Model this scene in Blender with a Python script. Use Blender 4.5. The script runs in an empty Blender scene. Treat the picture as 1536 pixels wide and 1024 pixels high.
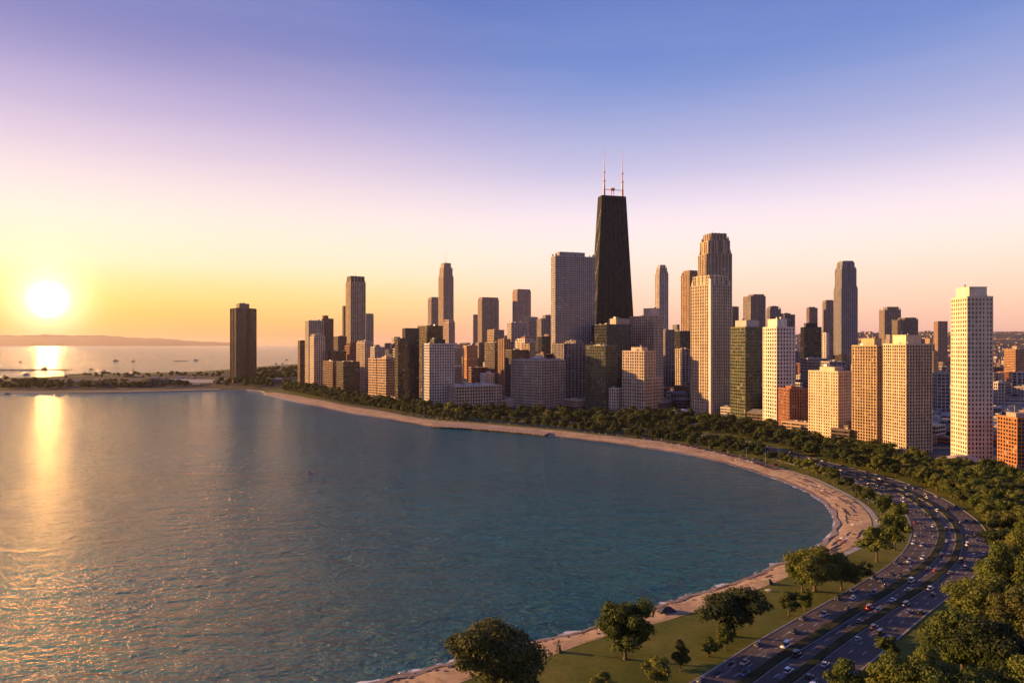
import bpy, bmesh, math, random
import numpy as np
from mathutils import Vector, Matrix
from mathutils.geometry import tessellate_polygon
R = math.radians
scene = bpy.context.scene
COL = scene.collection
# ------------------------------------------------------------------ camera
H, F, YH, CX = 110.0, 1024.0, 516.0, 768.0      # eye height, focal length in px, horizon row, centre column
cam_d = bpy.data.cameras.new('camera'); cam = bpy.data.objects.new('camera', cam_d); COL.objects.link(cam)
cam.location = (0, 0, H); cam.rotation_euler = (R(90), 0, 0)
cam_d.sensor_width = 36.0; cam_d.lens = 24.0; cam_d.shift_y = 4.0/1536.0
cam_d.clip_start = 1.0; cam_d.clip_end = 120000.0
scene.camera = cam
scene.view_settings.view_transform = 'Standard'; scene.view_settings.look = 'None'
scene.view_settings.exposure = 1.1; scene.view_settings.gamma = 1.0
scene.render.engine = 'CYCLES'
scene.cycles.max_bounces = 6; scene.cycles.volume_bounces = 0
scene.cycles.transparent_max_bounces = 6
scene.cycles.sample_clamp_indirect = 14.0
# ------------------------------------------------------------------ sun
SUN_AZ, SUN_EL = R(-77.0), R(11.0)               # azimuth from the view direction (+Y), to the left
sun_d = bpy.data.lights.new('sun', 'SUN'); sun_d.energy = 5.0; sun_d.angle = R(0.5); sun_d.color = (1.0, 0.54, 0.175)
sun = bpy.data.objects.new('sun', sun_d); COL.objects.link(sun)
sdir = Vector((math.sin(SUN_AZ)*math.cos(SUN_EL), math.cos(SUN_AZ)*math.cos(SUN_EL), math.sin(SUN_EL)))
sun.rotation_euler = sdir.to_track_quat('Z', 'Y').to_euler(); sun.location = (0, 0, 600)
# ------------------------------------------------------------------ sky
world = bpy.data.worlds.new('World'); scene.world = world; world.use_nodes = True
def build_sky():
    nt = world.node_tree; nt.nodes.clear(); N = nt.nodes.new; L = nt.links.new
    def math_(op, a, b=None, c=None, clamp=False):
        n = N('ShaderNodeMath'); n.operation = op; n.use_clamp = clamp
        for i, v in enumerate((a, b, c)):
            if v is None: continue
            if isinstance(v, (int, float)): n.inputs[i].default_value = v
            else: L(v, n.inputs[i])
        return n.outputs[0]
    def mix(f, a, b, blend='MIX'):
        n = N('ShaderNodeMix'); n.data_type = 'RGBA'; n.blend_type = blend
        for s, v in ((n.inputs[0], f), (n.inputs[6], a), (n.inputs[7], b)):
            if isinstance(v, (int, float)): s.default_value = v
            elif isinstance(v, tuple): s.default_value = v
            else: L(v, s)
        return n.outputs[2]
    def ramp(fac, stops):
        n = N('ShaderNodeValToRGB'); L(fac, n.inputs[0]); e = n.color_ramp.elements; n.color_ramp.interpolation = 'B_SPLINE'
        while len(e) > 1: e.remove(e[-1])
        e[0].position = stops[0][0]; e[0].color = lin(stops[0][1])
        for p, c in stops[1:]:
            q = e.new(p); q.color = lin(c)
        return n.outputs[0]
    def lin(c):
        f = lambda v: (v/255)/12.92 if v/255 <= .04045 else (((v/255)+.055)/1.055)**2.4
        return (f(c[0]), f(c[1]), f(c[2]), 1)
    tc = N('ShaderNodeTexCoord').outputs['Generated']
    nrm = N('ShaderNodeVectorMath'); nrm.operation = 'NORMALIZE'; L(tc, nrm.inputs[0]); d = nrm.outputs[0]
    sep = N('ShaderNodeSeparateXYZ'); L(d, sep.inputs[0])
    # elevation as tangent / 0.52 so that the stops follow the height in the sky
    hyp = math_('SQRT', math_('ADD', math_('MULTIPLY', sep.outputs[0], sep.outputs[0]), math_('MULTIPLY', sep.outputs[1], sep.outputs[1])))
    el = math_('DIVIDE', sep.outputs[2], math_('MAXIMUM', hyp, .05))
    t = math_('MULTIPLY', el, 1.5, clamp=True)          # tan(el)=0.667 -> 1
    # row y of the photograph straight ahead is tan(el) = (516-y)/1024 -> t = (516-y)/683
    away = ramp(t, [(0.0, (232, 172, 165)), (.03, (244, 186, 165)), (.075, (251, 204, 174)), (.137, (253, 221, 198)), (.20, (252, 231, 220)), (.255, (246, 227, 231)), (.30, (234, 218, 232)),
                    (.37, (200, 192, 222)), (.49, (146, 158, 208)), (.60, (112, 138, 202)), (.755, (88, 118, 190)), (1.0, (60, 88, 160))])
    near = ramp(t, [(0.0, (250, 165, 110)), (.03, (252, 178, 100)), (.077, (254, 208, 108)), (.12, (254, 222, 150)), (.16, (254, 232, 190)), (.255, (254, 234, 220)), (.37, (222, 200, 218)),
                    (.49, (176, 163, 206)), (.60, (132, 130, 184)), (.755, (110, 124, 188)), (1.0, (76, 94, 168))])
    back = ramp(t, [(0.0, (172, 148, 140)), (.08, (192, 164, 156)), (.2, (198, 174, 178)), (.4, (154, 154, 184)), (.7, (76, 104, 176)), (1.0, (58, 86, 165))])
    sx, sy = (72-768)/1024, 1.0; se = (516-450)/1024
    sv = Vector((sx, sy, se)).normalized()
    # azimuth closeness to the glowing part
    h = Vector((sx, sy, 0)).normalized()
    dotn = N('ShaderNodeVectorMath'); dotn.operation = 'DOT_PRODUCT'; L(d, dotn.inputs[0]); dotn.inputs[1].default_value = tuple(h)
    ca = math_('DIVIDE', dotn.outputs['Value'], math_('MAXIMUM', hyp, .05))
    mr = N('ShaderNodeMapRange'); mr.interpolation_type = 'SMOOTHSTEP'; L(ca, mr.inputs[0])
    mr.inputs[1].default_value = .74; mr.inputs[2].default_value = 1.02; mr.inputs[3].default_value = 0; mr.inputs[4].default_value = 1
    base = mix(mr.outputs[0], away, near)
    # unseen sky behind the camera, its tone shaped to light the shaded walls
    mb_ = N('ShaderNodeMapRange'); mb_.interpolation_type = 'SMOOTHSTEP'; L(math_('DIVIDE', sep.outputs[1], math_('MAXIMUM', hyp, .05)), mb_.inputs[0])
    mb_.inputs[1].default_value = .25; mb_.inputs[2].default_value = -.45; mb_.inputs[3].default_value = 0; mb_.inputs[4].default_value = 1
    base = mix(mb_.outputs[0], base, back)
    # faint uneven tint, thin high veil
    nz = N('ShaderNodeTexNoise'); nz.inputs['Scale'].default_value = 2.2; nz.inputs['Detail'].default_value = 3
    mp = N('ShaderNodeMapping'); mp.inputs['Scale'].default_value = (1, 1, 9); L(d, mp.inputs[0]); L(mp.outputs[0], nz.inputs[0])
    base = mix(math_('MULTIPLY', math_('SUBTRACT', nz.outputs[0], .42, clamp=True), .16), base, (1.0, .80, .74, 1))
    dots = N('ShaderNodeVectorMath'); dots.operation = 'DOT_PRODUCT'; L(d, dots.inputs[0]); dots.inputs[1].default_value = tuple(sv)
    ang = math_('ARCCOSINE', math_('MINIMUM', dots.outputs['Value'], .9999999))
    # halo of the low sun: exp(-ang/k)
    g1 = math_('MULTIPLY', math_('EXPONENT', math_('MULTIPLY', math_('MULTIPLY', ang, ang), -1/(.0105*.0105))), 46)
    g0 = math_('MULTIPLY', math_('EXPONENT', math_('MULTIPLY', math_('MULTIPLY', ang, ang), -1/(.034*.034))), .9)
    g2 = math_('MULTIPLY', math_('EXPONENT', math_('MULTIPLY', ang, -1/.065)), .32)
    g3 = math_('MULTIPLY', math_('LESS_THAN', ang, .012), SUNDISC)
    def scale(c, f):
        n = N('ShaderNodeVectorMath'); n.operation = 'SCALE'; n.inputs[0].default_value = c; L(f, n.inputs['Scale']); return n.outputs[0]
    def add(a, b):
        n = N('ShaderNodeVectorMath'); n.operation = 'ADD'; L(a, n.inputs[0]); L(b, n.inputs[1]); return n.outputs[0]
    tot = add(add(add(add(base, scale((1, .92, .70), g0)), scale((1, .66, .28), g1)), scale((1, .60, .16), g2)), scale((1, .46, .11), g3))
    sky = N('ShaderNodeTexSky'); sky.sky_type = 'NISHITA'; sky.sun_disc = False; sky.sun_elevation = SUN_EL; sky.sun_rotation = SUN_AZ
    sky.dust_density = 2.0
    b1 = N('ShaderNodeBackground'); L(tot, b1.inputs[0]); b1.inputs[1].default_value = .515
    b2 = N('ShaderNodeBackground'); L(sky.outputs[0], b2.inputs[0]); b2.inputs[1].default_value = .002
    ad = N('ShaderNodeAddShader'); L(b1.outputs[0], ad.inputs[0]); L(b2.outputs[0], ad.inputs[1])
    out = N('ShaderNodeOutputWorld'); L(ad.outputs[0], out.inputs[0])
    world.cycles.sampling_method = 'MANUAL'; world.cycles.sample_map_resolution = 2048
SUNDISC = 230.0
build_sky()
# ------------------------------------------------------------------ helpers
def G(x, y, z=1.5):
    """world point at height z seen in row y, column x of the photograph"""
    Y = (H-z)*F/(y-YH); return Vector(((x-CX)/F*Y, Y, z))
def at(x, Y, z=1.5): return Vector(((x-CX)/F*Y, Y, z))
def px(p): return (CX+F*p.x/p.y, YH+(H-p.z)*F/p.y)
def tag(o, label=None, cat=None, group=None, kind=None):
    if label: o['label'] = label
    if cat: o['category'] = cat
    if group: o['group'] = group
    if kind: o['kind'] = kind
    return o
def empty(name, loc, rz=0.0, label=None, cat=None, group=None):
    o = bpy.data.objects.new(name, None); COL.objects.link(o); o.location = loc; o.rotation_euler = (0, 0, rz)
    o.empty_display_size = 2.0
    return tag(o, label, cat, group)
class MB:
    def __init__(s): s.v = []; s.f = []; s.mi = []; s.cur = 0
    def box(s, x0, x1, y0, y1, z0, z1):
        n = len(s.v)
        s.v += [(x0,y0,z0),(x1,y0,z0),(x1,y1,z0),(x0,y1,z0),(x0,y0,z1),(x1,y0,z1),(x1,y1,z1),(x0,y1,z1)]
        s.f += [(n,n+3,n+2,n+1),(n+4,n+5,n+6,n+7),(n,n+1,n+5,n+4),(n+1,n+2,n+6,n+5),(n+2,n+3,n+7,n+6),(n+3,n,n+4,n+7)]
        s.mi += [s.cur]*6
    def prism(s, poly, z0, z1, poly2=None):
        n = len(s.v); k = len(poly); q = poly2 or poly
        s.v += [(p[0],p[1],z0) for p in poly] + [(p[0],p[1],z1) for p in q]
        s.f += [tuple(n+i for i in reversed(range(k))), tuple(n+k+i for i in range(k))]
        s.f += [(n+i, n+(i+1)%k, n+k+(i+1)%k, n+k+i) for i in range(k)]
        s.mi += [s.cur]*(k+2)
    def cyl(s, x, y, r0, r1, z0, z1, k=10):
        a = [(x+r0*math.cos(2*math.pi*i/k), y+r0*math.sin(2*math.pi*i/k)) for i in range(k)]
        b = [(x+r1*math.cos(2*math.pi*i/k), y+r1*math.sin(2*math.pi*i/k)) for i in range(k)]
        s.prism(a, z0, z1, b)
    def bar(s, p, q, w):
        p = Vector(p); q = Vector(q); d = (q-p).normalized()
        u = d.cross(Vector((0,0,1))) if abs(d.z) < .95 else d.cross(Vector((1,0,0)))
        u.normalize(); v = d.cross(u); u *= w/2; v *= w/2; n = len(s.v)
        s.v += [tuple(c) for c in (p-u-v, p+u-v, p+u+v, p-u+v, q-u-v, q+u-v, q+u+v, q-u+v)]
        s.f += [(n,n+3,n+2,n+1),(n+4,n+5,n+6,n+7),(n,n+1,n+5,n+4),(n+1,n+2,n+6,n+5),(n+2,n+3,n+7,n+6),(n+3,n,n+4,n+7)]
        s.mi += [s.cur]*6
    def quad(s, a, b, c, d):
        n = len(s.v); s.v += [tuple(a),tuple(b),tuple(c),tuple(d)]; s.f.append((n,n+1,n+2,n+3)); s.mi.append(s.cur)
    def dome(s, x, y, r, z, h, k=12, m=4):
        n = len(s.v)
        for j in range(m+1):
            a = math.pi/2*j/m
            for i in range(k):
                t = 2*math.pi*i/k; s.v.append((x+r*math.cos(a)*math.cos(t), y+r*math.cos(a)*math.sin(t), z+h*math.sin(a)))
        for j in range(m):
            for i in range(k):
                s.f.append((n+j*k+i, n+j*k+(i+1)%k, n+(j+1)*k+(i+1)%k, n+(j+1)*k+i)); s.mi.append(s.cur)
    def build(s, name, mats, parent=None, smooth=False):
        me = bpy.data.meshes.new(name); me.from_pydata(s.v, [], s.f)
        for m in (mats if isinstance(mats, (list, tuple)) else [mats]): me.materials.append(m)
        if any(s.mi): me.polygons.foreach_set('material_index', s.mi)
        if smooth: me.polygons.foreach_set('use_smooth', [True]*len(s.f))
        me.update()
        return link(name, me, parent)
def link(name, me, parent=None):
    o = bpy.data.objects.new(name, me); COL.objects.link(o)
    if parent is not None: o.parent = parent
    return o
def copy_tree(src, kids, parent=None):
    """copy a thing and each of its parts (kids: dict object -> list of children)"""
    c = src.copy(); COL.objects.link(c)
    if parent is not None: c.parent = parent
    for ch in kids.get(src.name, ()): copy_tree(ch, kids, c)
    return c
# ------------------------------------------------------------------ materials
_mats = {}
def new_mat(name):
    m = bpy.data.materials.new(name); m.use_nodes = True; nt = m.node_tree
    return m, nt, nt.nodes['Principled BSDF']
def wall_mat(col, rough=.8, var=.26, scale=.05, streak=True, metal=0.0):
    key = ('w', col, rough, var, metal)
    if key in _mats: return _mats[key]
    m, nt, b = new_mat('wall'); N = nt.nodes.new; L = nt.links.new
    tc = N('ShaderNodeTexCoord').outputs['Object']
    mp = N('ShaderNodeMapping'); mp.inputs['Scale'].default_value = (1, 1, .12 if streak else 1); L(tc, mp.inputs[0])
    n1 = N('ShaderNodeTexNoise'); n1.inputs['Scale'].default_value = .55; n1.inputs['Detail'].default_value = 5; L(mp.outputs[0], n1.inputs[0])
    n2 = N('ShaderNodeTexNoise'); n2.inputs['Scale'].default_value = scale; n2.inputs['Detail'].default_value = 3; L(tc, n2.inputs[0])
    ad = N('ShaderNodeMath'); ad.operation = 'ADD'; L(n1.outputs[0], ad.inputs[0]); L(n2.outputs[0], ad.inputs[1])
    mr = N('ShaderNodeMapRange'); L(ad.outputs[0], mr.inputs[0]); mr.inputs[1].default_value = .6; mr.inputs[2].default_value = 1.4
    mr.inputs[3].default_value = 1-var*1.4; mr.inputs[4].default_value = 1+var
    sc = N('ShaderNodeVectorMath'); sc.operation = 'SCALE'; sc.inputs[0].default_value = col; L(mr.outputs[0], sc.inputs['Scale'])
    L(sc.outputs[0], b.inputs['Base Color']); b.inputs['Roughness'].default_value = rough; b.inputs['Metallic'].default_value = metal
    m.diffuse_color = (*col, 1); _mats[key] = m; return m
def glass_mat(col, rough=.12, cell=(3.0, 3.4), vary=1.0, blinds=.14, spec=.5, tilt=.07):
    """window glass, each pane its own tone: some blinds drawn, some rooms dark"""
    key = ('g', col, rough, cell, vary, blinds, spec)
    if key in _mats: return _mats[key]
    m, nt, b = new_mat('glass'); N = nt.nodes.new; L = nt.links.new
    tc = N('ShaderNodeTexCoord').outputs['Object']
    dv = N('ShaderNodeVectorMath'); dv.operation = 'DIVIDE'; L(tc, dv.inputs[0]); dv.inputs[1].default_value = (cell[0], cell[0], cell[1])
    ad = N('ShaderNodeVectorMath'); ad.operation = 'ADD'; L(dv.outputs[0], ad.inputs[0]); ad.inputs[1].default_value = (.317, .317, .017)
    fl = N('ShaderNodeVectorMath'); fl.operation = 'FLOOR'; L(ad.outputs[0], fl.inputs[0])
    wn = N('ShaderNodeTexWhiteNoise'); wn.noise_dimensions = '3D'; L(fl.outputs[0], wn.inputs[0])
    cr = N('ShaderNodeValToRGB'); L(wn.outputs[0], cr.inputs[0]); cr.color_ramp.interpolation = 'CONSTANT'
    e = cr.color_ramp.elements; e[0].position = 0; e[0].color = (*[c*(1-.55*vary) for c in col], 1)
    e[1].position = .35; e[1].color = (*col, 1)
    q = e.new(.65); q.color = (*[c*(1+.6*vary) for c in col], 1)
    if blinds > 0:
        q = e.new(1-blinds*.55); q.color = (.17, .15, .125, 1)
        q = e.new(1-blinds*.2); q.color = (.30, .27, .22, 1)
    L(cr.outputs[0], b.inputs['Base Color']); b.inputs['Roughness'].default_value = rough
    b.inputs['IOR'].default_value = 1.6 if spec == .5 else 1.33
    # panes are never perfectly flat
    sb = N('ShaderNodeVectorMath'); sb.operation = 'SUBTRACT'; L(wn.outputs['Color'], sb.inputs[0]); sb.inputs[1].default_value = (.5, .5, .5)
    s2 = N('ShaderNodeVectorMath'); s2.operation = 'SCALE'; L(sb.outputs[0], s2.inputs[0]); s2.inputs['Scale'].default_value = tilt if spec == .5 else .008
    ge = N('ShaderNodeNewGeometry')
    a2 = N('ShaderNodeVectorMath'); a2.operation = 'ADD'; L(ge.outputs['Normal'], a2.inputs[0]); L(s2.outputs[0], a2.inputs[1])
    nn = N('ShaderNodeVectorMath'); nn.operation = 'NORMALIZE'; L(a2.outputs[0], nn.inputs[0]); L(nn.outputs[0], b.inputs['Normal'])
    _mats[key] = m; return m
def plain(name, col, rough=.7, metal=0.0, noise=.15, scale=.8):
    key = ('p', name, col)
    if key in _mats: return _mats[key]
    m, nt, b = new_mat(name); N = nt.nodes.new; L = nt.links.new
    tc = N('ShaderNodeTexCoord').outputs['Object']
    n1 = N('ShaderNodeTexNoise'); n1.inputs['Scale'].default_value = scale; n1.inputs['Detail'].default_value = 4; L(tc, n1.inputs[0])
    mr = N('ShaderNodeMapRange'); L(n1.outputs[0], mr.inputs[0]); mr.inputs[3].default_value = 1-noise*2; mr.inputs[4].default_value = 1+noise*2
    sc = N('ShaderNodeVectorMath'); sc.operation = 'SCALE'; sc.inputs[0].default_value = col; L(mr.outputs[0], sc.inputs['Scale'])
    L(sc.outputs[0], b.inputs['Base Color']); b.inputs['Roughness'].default_value = rough; b.inputs['Metallic'].default_value = metal
    _mats[key] = m; return m
def ground_mat(name, stops, scale, detail=6, rough=.9, scale2=None, stops2=None, bump=0.0, bscale=1.0):
    m, nt, b = new_mat(name); N = nt.nodes.new; L = nt.links.new
    pos = N('ShaderNodeNewGeometry').outputs['Position']
    def rp(sc, st):
        n = N('ShaderNodeTexNoise'); n.inputs['Scale'].default_value = sc; n.inputs['Detail'].default_value = detail; n.inputs['Roughness'].default_value = .6; L(pos, n.inputs[0])
        c = N('ShaderNodeValToRGB'); L(n.outputs[0], c.inputs[0]); e = c.color_ramp.elements
        e[0].position = st[0][0]; e[0].color = (*st[0][1], 1); e[1].position = st[-1][0]; e[1].color = (*st[-1][1], 1)
        for p, k in st[1:-1]:
            q = e.new(p); q.color = (*k, 1)
        return c.outputs[0], n.outputs[0]
    c, f = rp(scale, stops)
    if scale2:
        c2, f2 = rp(scale2, stops2)
        mx = N('ShaderNodeMix'); mx.data_type = 'RGBA'; mx.blend_type = 'MULTIPLY'; mx.inputs[0].default_value = 1
        L(c, mx.inputs[6]); L(c2, mx.inputs[7]); c = mx.outputs[2]
    L(c, b.inputs['Base Color']); b.inputs['Roughness'].default_value = rough
    b.inputs['Specular IOR Level'].default_value = .15
    if bump:
        n = N('ShaderNodeTexNoise'); n.inputs['Scale'].default_value = bscale; n.inputs['Detail'].default_value = 4; L(pos, n.inputs[0])
        bp = N('ShaderNodeBump'); bp.inputs['Strength'].default_value = 1; bp.inputs['Distance'].default_value = bump; L(n.outputs[0], bp.inputs['Height']); L(bp.outputs[0], b.inputs['Normal'])
    return m
rnd = random.Random(7)
# ------------------------------------------------------------------ people
def person_mesh(seed, pose, top, legs, skin):
    """one continuous body: joints with radii, grown by a Skin modifier"""
    g = random.Random(seed)
    V = {'pelvis':(0,0,.92,.13),'waist':(0,0,1.08,.12),'chest':(0,0,1.30,.155),'neck':(0,0,1.48,.058),'head0':(.01,0,1.58,.088),'head1':(.01,0,1.70,.085),
         'hipL':(0,.09,.88,.095),'kneeL':(.03,.10,.48,.062),'ankL':(0,.10,.08,.042),'toeL':(.16,.11,.035,.035),'hipR':(0,-.09,.88,.095),'kneeR':(.03,-.10,.48,.062),'ankR':(0,-.10,.08,.042),'toeR':(.16,-.11,.035,.035),
         'shL':(0,.19,1.40,.062),'elL':(0,.26,1.12,.044),'wrL':(.08,.27,.88,.032),'haL':(.11,.27,.78,.036),'shR':(0,-.19,1.40,.062),'elR':(0,-.26,1.12,.044),'wrR':(.08,-.27,.88,.032),'haR':(.11,-.27,.78,.036)}
    E = [('pelvis','waist'),('waist','chest'),('chest','neck'),('neck','head0'),('head0','head1'),('pelvis','hipL'),('hipL','kneeL'),('kneeL','ankL'),('ankL','toeL'),('pelvis','hipR'),('hipR','kneeR'),('kneeR','ankR'),('ankR','toeR'),
         ('chest','shL'),('shL','elL'),('elL','wrL'),('wrL','haL'),('chest','shR'),('shR','elR'),('elR','wrR'),('wrR','haR')]
    def mv(k, dx=0, dy=0, dz=0): x,y,z,r = V[k]; V[k] = (x+dx,y+dy,z+dz,r)
    if pose == 'walk':
        mv('kneeL',.18); mv('ankL',.22,0,.02); mv('toeL',.22,0,.02); mv('kneeR',-.06); mv('ankR',-.26,0,.06); mv('toeR',-.26,0,.03); mv('elL',-.14); mv('wrL',-.20); mv('haL',-.2); mv('elR',.08); mv('wrR',.2,0,.05); mv('haR',.24,0,.08)
    if pose == 'sit':
        for k in V: mv(k, 0, 0, -.78)
        for s in ('L','R'):
            mv('knee'+s, .35, 0, .70); mv('ank'+s, .62, 0, .78); mv('toe'+s, .60, 0, .86); mv('hip'+s, .04, 0, .06); mv('el'+s, .10); mv('wr'+s, .28, 0, .1); mv('ha'+s, .33, 0, .18)
    bm = bmesh.new(); lay = bm.verts.layers.skin.verify(); vs = {}
    for k, (x,y,z,r) in V.items():
        v = bm.verts.new((x,y,z)); vs[k] = v; v[lay].radius = (r, r*(.72 if k in ('chest','waist','pelvis') else 1)); v[lay].use_root = k == 'pelvis'
    for a, b in E: bm.edges.new((vs[a], vs[b]))
    me = bpy.data.meshes.new('person'); bm.to_mesh(me); bm.free()
    tmp = bpy.data.objects.new('tmp', me); COL.objects.link(tmp)
    md = tmp.modifiers.new('skin', 'SKIN'); md.use_smooth_shade = True; sb = tmp.modifiers.new('sub', 'SUBSURF'); sb.levels = 1
    dg = bpy.context.evaluated_depsgraph_get(); out = bpy.data.meshes.new_from_object(tmp.evaluated_get(dg)); bpy.data.objects.remove(tmp); out.name = 'person'
    out.materials.clear()
    for c in (top, legs, skin, (.05,.03,.02)): out.materials.append(plain('cloth', c, .85) if c is not skin else plain('skin', c, .6))
    off = -.78 if pose == 'sit' else 0
    for p in out.polygons:
        z = p.center.z-off; x, y = p.center.x, p.center.y
        if z > 1.66 or (z > 1.54 and x < -.02): p.material_index = 3
        elif z > 1.46: p.material_index = 2
        elif abs(y) > .2 and z < 1.22: p.material_index = 2
        elif pose == 'sit': p.material_index = 0 if (z > .98 and x < .25) else (1 if x < .42 else 2)
        elif z > .95: p.material_index = 0
        elif z > .45: p.material_index = 1
        else: p.material_index = 2
    return out
skin = (.42,.24,.16)
PM = [('dark-shirted person walking', person_mesh(1,'walk',(.05,.05,.07),(.10,.10,.13),skin)), ('white-shirted person standing', person_mesh(2,'stand',(.65,.63,.6),(.06,.07,.12),skin)),
      ('red-shirted person walking', person_mesh(3,'walk',(.45,.06,.05),(.05,.05,.06),skin)), ('dark-clothed person sitting with outstretched legs', person_mesh(4,'sit',(.04,.06,.12),(.05,.05,.06),skin)),
      ('blue-shirted person standing', person_mesh(5,'stand',(.08,.16,.40),(.30,.26,.2),skin))]
fig_mesh = person_mesh(9, 'stand', (.05,.05,.05), (.05,.05,.05), (.06,.05,.05))
HAZE = 1.15e-5
# ------------------------------------------------------------------ terrain curves (photograph rows/columns -> world)
BEACH = [((395,592),(399,588.6)),((410,595),(412,588.6)),((442,603),(442,593.5)),((483,611),(483,601)),((525,620),(525,610)),((567,626),(567,616)),
 ((608,633),(608,624.5)),((648,640),(650,630.5)),((700,643),(700,634)),((762,648),(762,639.5)),((815,653),(825,645)),((846,656),(867,649.5)),
 ((887,661),(908,654)),((929,666),(950,658.5)),((971,673),(992,663)),((1012,679),(1035,670.5)),((1047,685.5),(1070,678)),((1094,696),(1117,689)),
 ((1140,710),(1164,702)),((1187,727),(1211,716)),((1223,745),(1246,732.5)),((1246,766),(1277,749)),((1252,787),(1300,770)),((1244,804),(1305,792)),
 ((1226,821),(1284,815)),((1195,837),(1240,836)),((1160,850),(1192,858)),((1127,866),(1150,876)),((1067,885),(1100,894)),((1020,899),(1045,914)),((974,913),(986,932)),((896,941),(898,955)),
 ((804,963),(820,982)),((720,985),(740,1003)),((640,1004),(665,1030)),((560,1024),(590,1060)),((450,1050),(490,1100)),((250,1110),(300,1180))]
def catmull(P, n=8):
    out = []
    for i in range(len(P)-1):
        p0 = P[max(i-1,0)]; p1 = P[i]; p2 = P[i+1]; p3 = P[min(i+2,len(P)-1)]
        for k in range(n):
            t = k/n; out.append(.5*((2*p1)+(p2-p0)*t+(2*p0-5*p1+4*p2-p3)*t*t+(3*p1-p0-3*p2+p3)*t**3))
    out.append(P[-1].copy()); return out
WATER_EDGE = catmull([G(a[0],a[1],0) for a,b in BEACH], 8)
SAND_EDGE = catmull([G(b[0],b[1],1.5) for a,b in BEACH], 8)
rj = random.Random(3)
for i, p in enumerate(WATER_EDGE):
    d = (p-SAND_EDGE[i]).normalized(); p += d*rj.uniform(-.8, .8)
def sheet(name, poly, z, mat, kind='structure'):
    pts = [Vector((p.x, p.y, z)) for p in poly]
    tris = tessellate_polygon([pts])
    me = bpy.data.meshes.new(name)
    fs = []
    for t in tris:
        a, b, c = (pts[i] for i in t)
        fs.append(t if (b-a).cross(c-a).z > 0 else (t[0], t[2], t[1]))
    me.from_pydata([tuple(p) for p in pts], [], fs); me.materials.append(mat); me.update()
    o = link(name, me)
    if kind: o['kind'] = kind
    return o
def ribbon(name, A, B, za, zb, mat, m=1, kind='structure', prof=None):
    """a strip between two matched curves"""
    mb = MB(); n = len(A)
    for i in range(n):
        for j in range(m+1):
            t = j/m; p = A[i].lerp(B[i], t); z = za+(zb-za)*t + (prof(t, i) if prof else 0)
            mb.v.append((p.x, p.y, z))
    for i in range(n-1):
        for j in range(m):
            a = i*(m+1)+j; q = (a, a+1, a+m+2, a+m+1)
            v = [Vector(mb.v[k]) for k in q]
            if (v[1]-v[0]).cross(v[2]-v[0]).z < 0: q = q[::-1]
            mb.f.append(q); mb.mi.append(0)
    o = mb.build(name, mat, None, True)
    if kind: o['kind'] = kind
    return o
# ---- water
def water_mat():
    m, nt, b = new_mat('lake_water'); N = nt.nodes.new; L = nt.links.new
    pos = N('ShaderNodeNewGeometry').outputs['Position']
    def noise(scale, stretch, rot, detail, dist=0.0, rough=.55):
        mp = N('ShaderNodeMapping'); mp.inputs['Rotation'].default_value = (0, 0, rot); mp.inputs['Scale'].default_value = (scale*stretch, scale, scale); L(pos, mp.inputs[0])
        n = N('ShaderNodeTexNoise'); n.inputs['Scale'].default_value = 1; n.inputs['Detail'].default_value = detail; n.inputs['Roughness'].default_value = rough; n.inputs['Distortion'].default_value = dist
        L(mp.outputs[0], n.inputs[0]); return n.outputs[0]
    def bump(h, dist, prev=None):
        n = N('ShaderNodeBump'); n.inputs['Strength'].default_value = 1; n.inputs['Distance'].default_value = dist; L(h, n.inputs['Height'])
        if prev is not None: L(prev, n.inputs['Normal'])
        return n.outputs[0]
    n1 = bump(noise(.10, .40, R(-14), 3, .6), 7.6)
    n2 = bump(noise(.34, .72, R(8), 4, .8), 3.3, n1)
    n3 = bump(noise(1.2, 1.0, R(-25), 4, .5), .85, n2)
    wind = N('ShaderNodeMapRange'); L(noise(.0065, .35, R(10), 4, 1.0), wind.inputs[0]); wind.inputs[1].default_value = .35; wind.inputs[2].default_value = .65; wind.inputs[3].default_value = .45; wind.inputs[4].default_value = 1.0
    for q in nt.nodes:
        if q.type == 'BUMP' and q.inputs['Distance'].default_value < 3: L(wind.outputs[0], q.inputs['Strength'])
    L(n3, b.inputs['Normal'])
    big = noise(.004, .5, 0, 3)
    cr = N('ShaderNodeValToRGB'); L(big, cr.inputs[0]); e = cr.color_ramp.elements
    e[0].position = .35; e[0].color = (.0012, .080, .116, 1); e[1].position = .7; e[1].color = (.0024, .122, .165, 1)
    L(cr.outputs[0], b.inputs['Base Color']); b.inputs['Roughness'].default_value = .09; b.inputs['IOR'].default_value = 1.46
    return m
W = MB(); W.quad((-45000,-800,0),(45000,-800,0),(45000,58000,0),(-45000,58000,0))
W.build('lake_water', water_mat())['kind'] = 'structure'
# ---- land
far_coast = [G(-160,589,0), G(-160,567.5,0), G(0,567,0), G(60,566,0), G(110,563,0), G(160,561,0), G(230,559.5,0), G(300,557.5,0), G(345,554,0), G(400,549.5,0), G(450,546,0), G(500,538,0), G(524,530,0), G(540,523,0),
  Vector((-1500, 45000, 0)), Vector((44000, 45000, 0)), Vector((44000,-700,0)), Vector((-300,-700,0))]
near_coast_px = [(-160,589.5),(0,589.3),(20,589.8),(60,590),(110,590.6),(160,590),(220,588.6),(280,587),(330,585.6),(370,585),(392,586.5)]
near_coast = [G(x,y,0) for x,y in near_coast_px]
land_poly = [p.copy() for p in near_coast] + [SAND_EDGE[0].copy()] + [p.copy() for p in SAND_EDGE[1:]] + [p.copy() for p in reversed(far_coast)]
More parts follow.
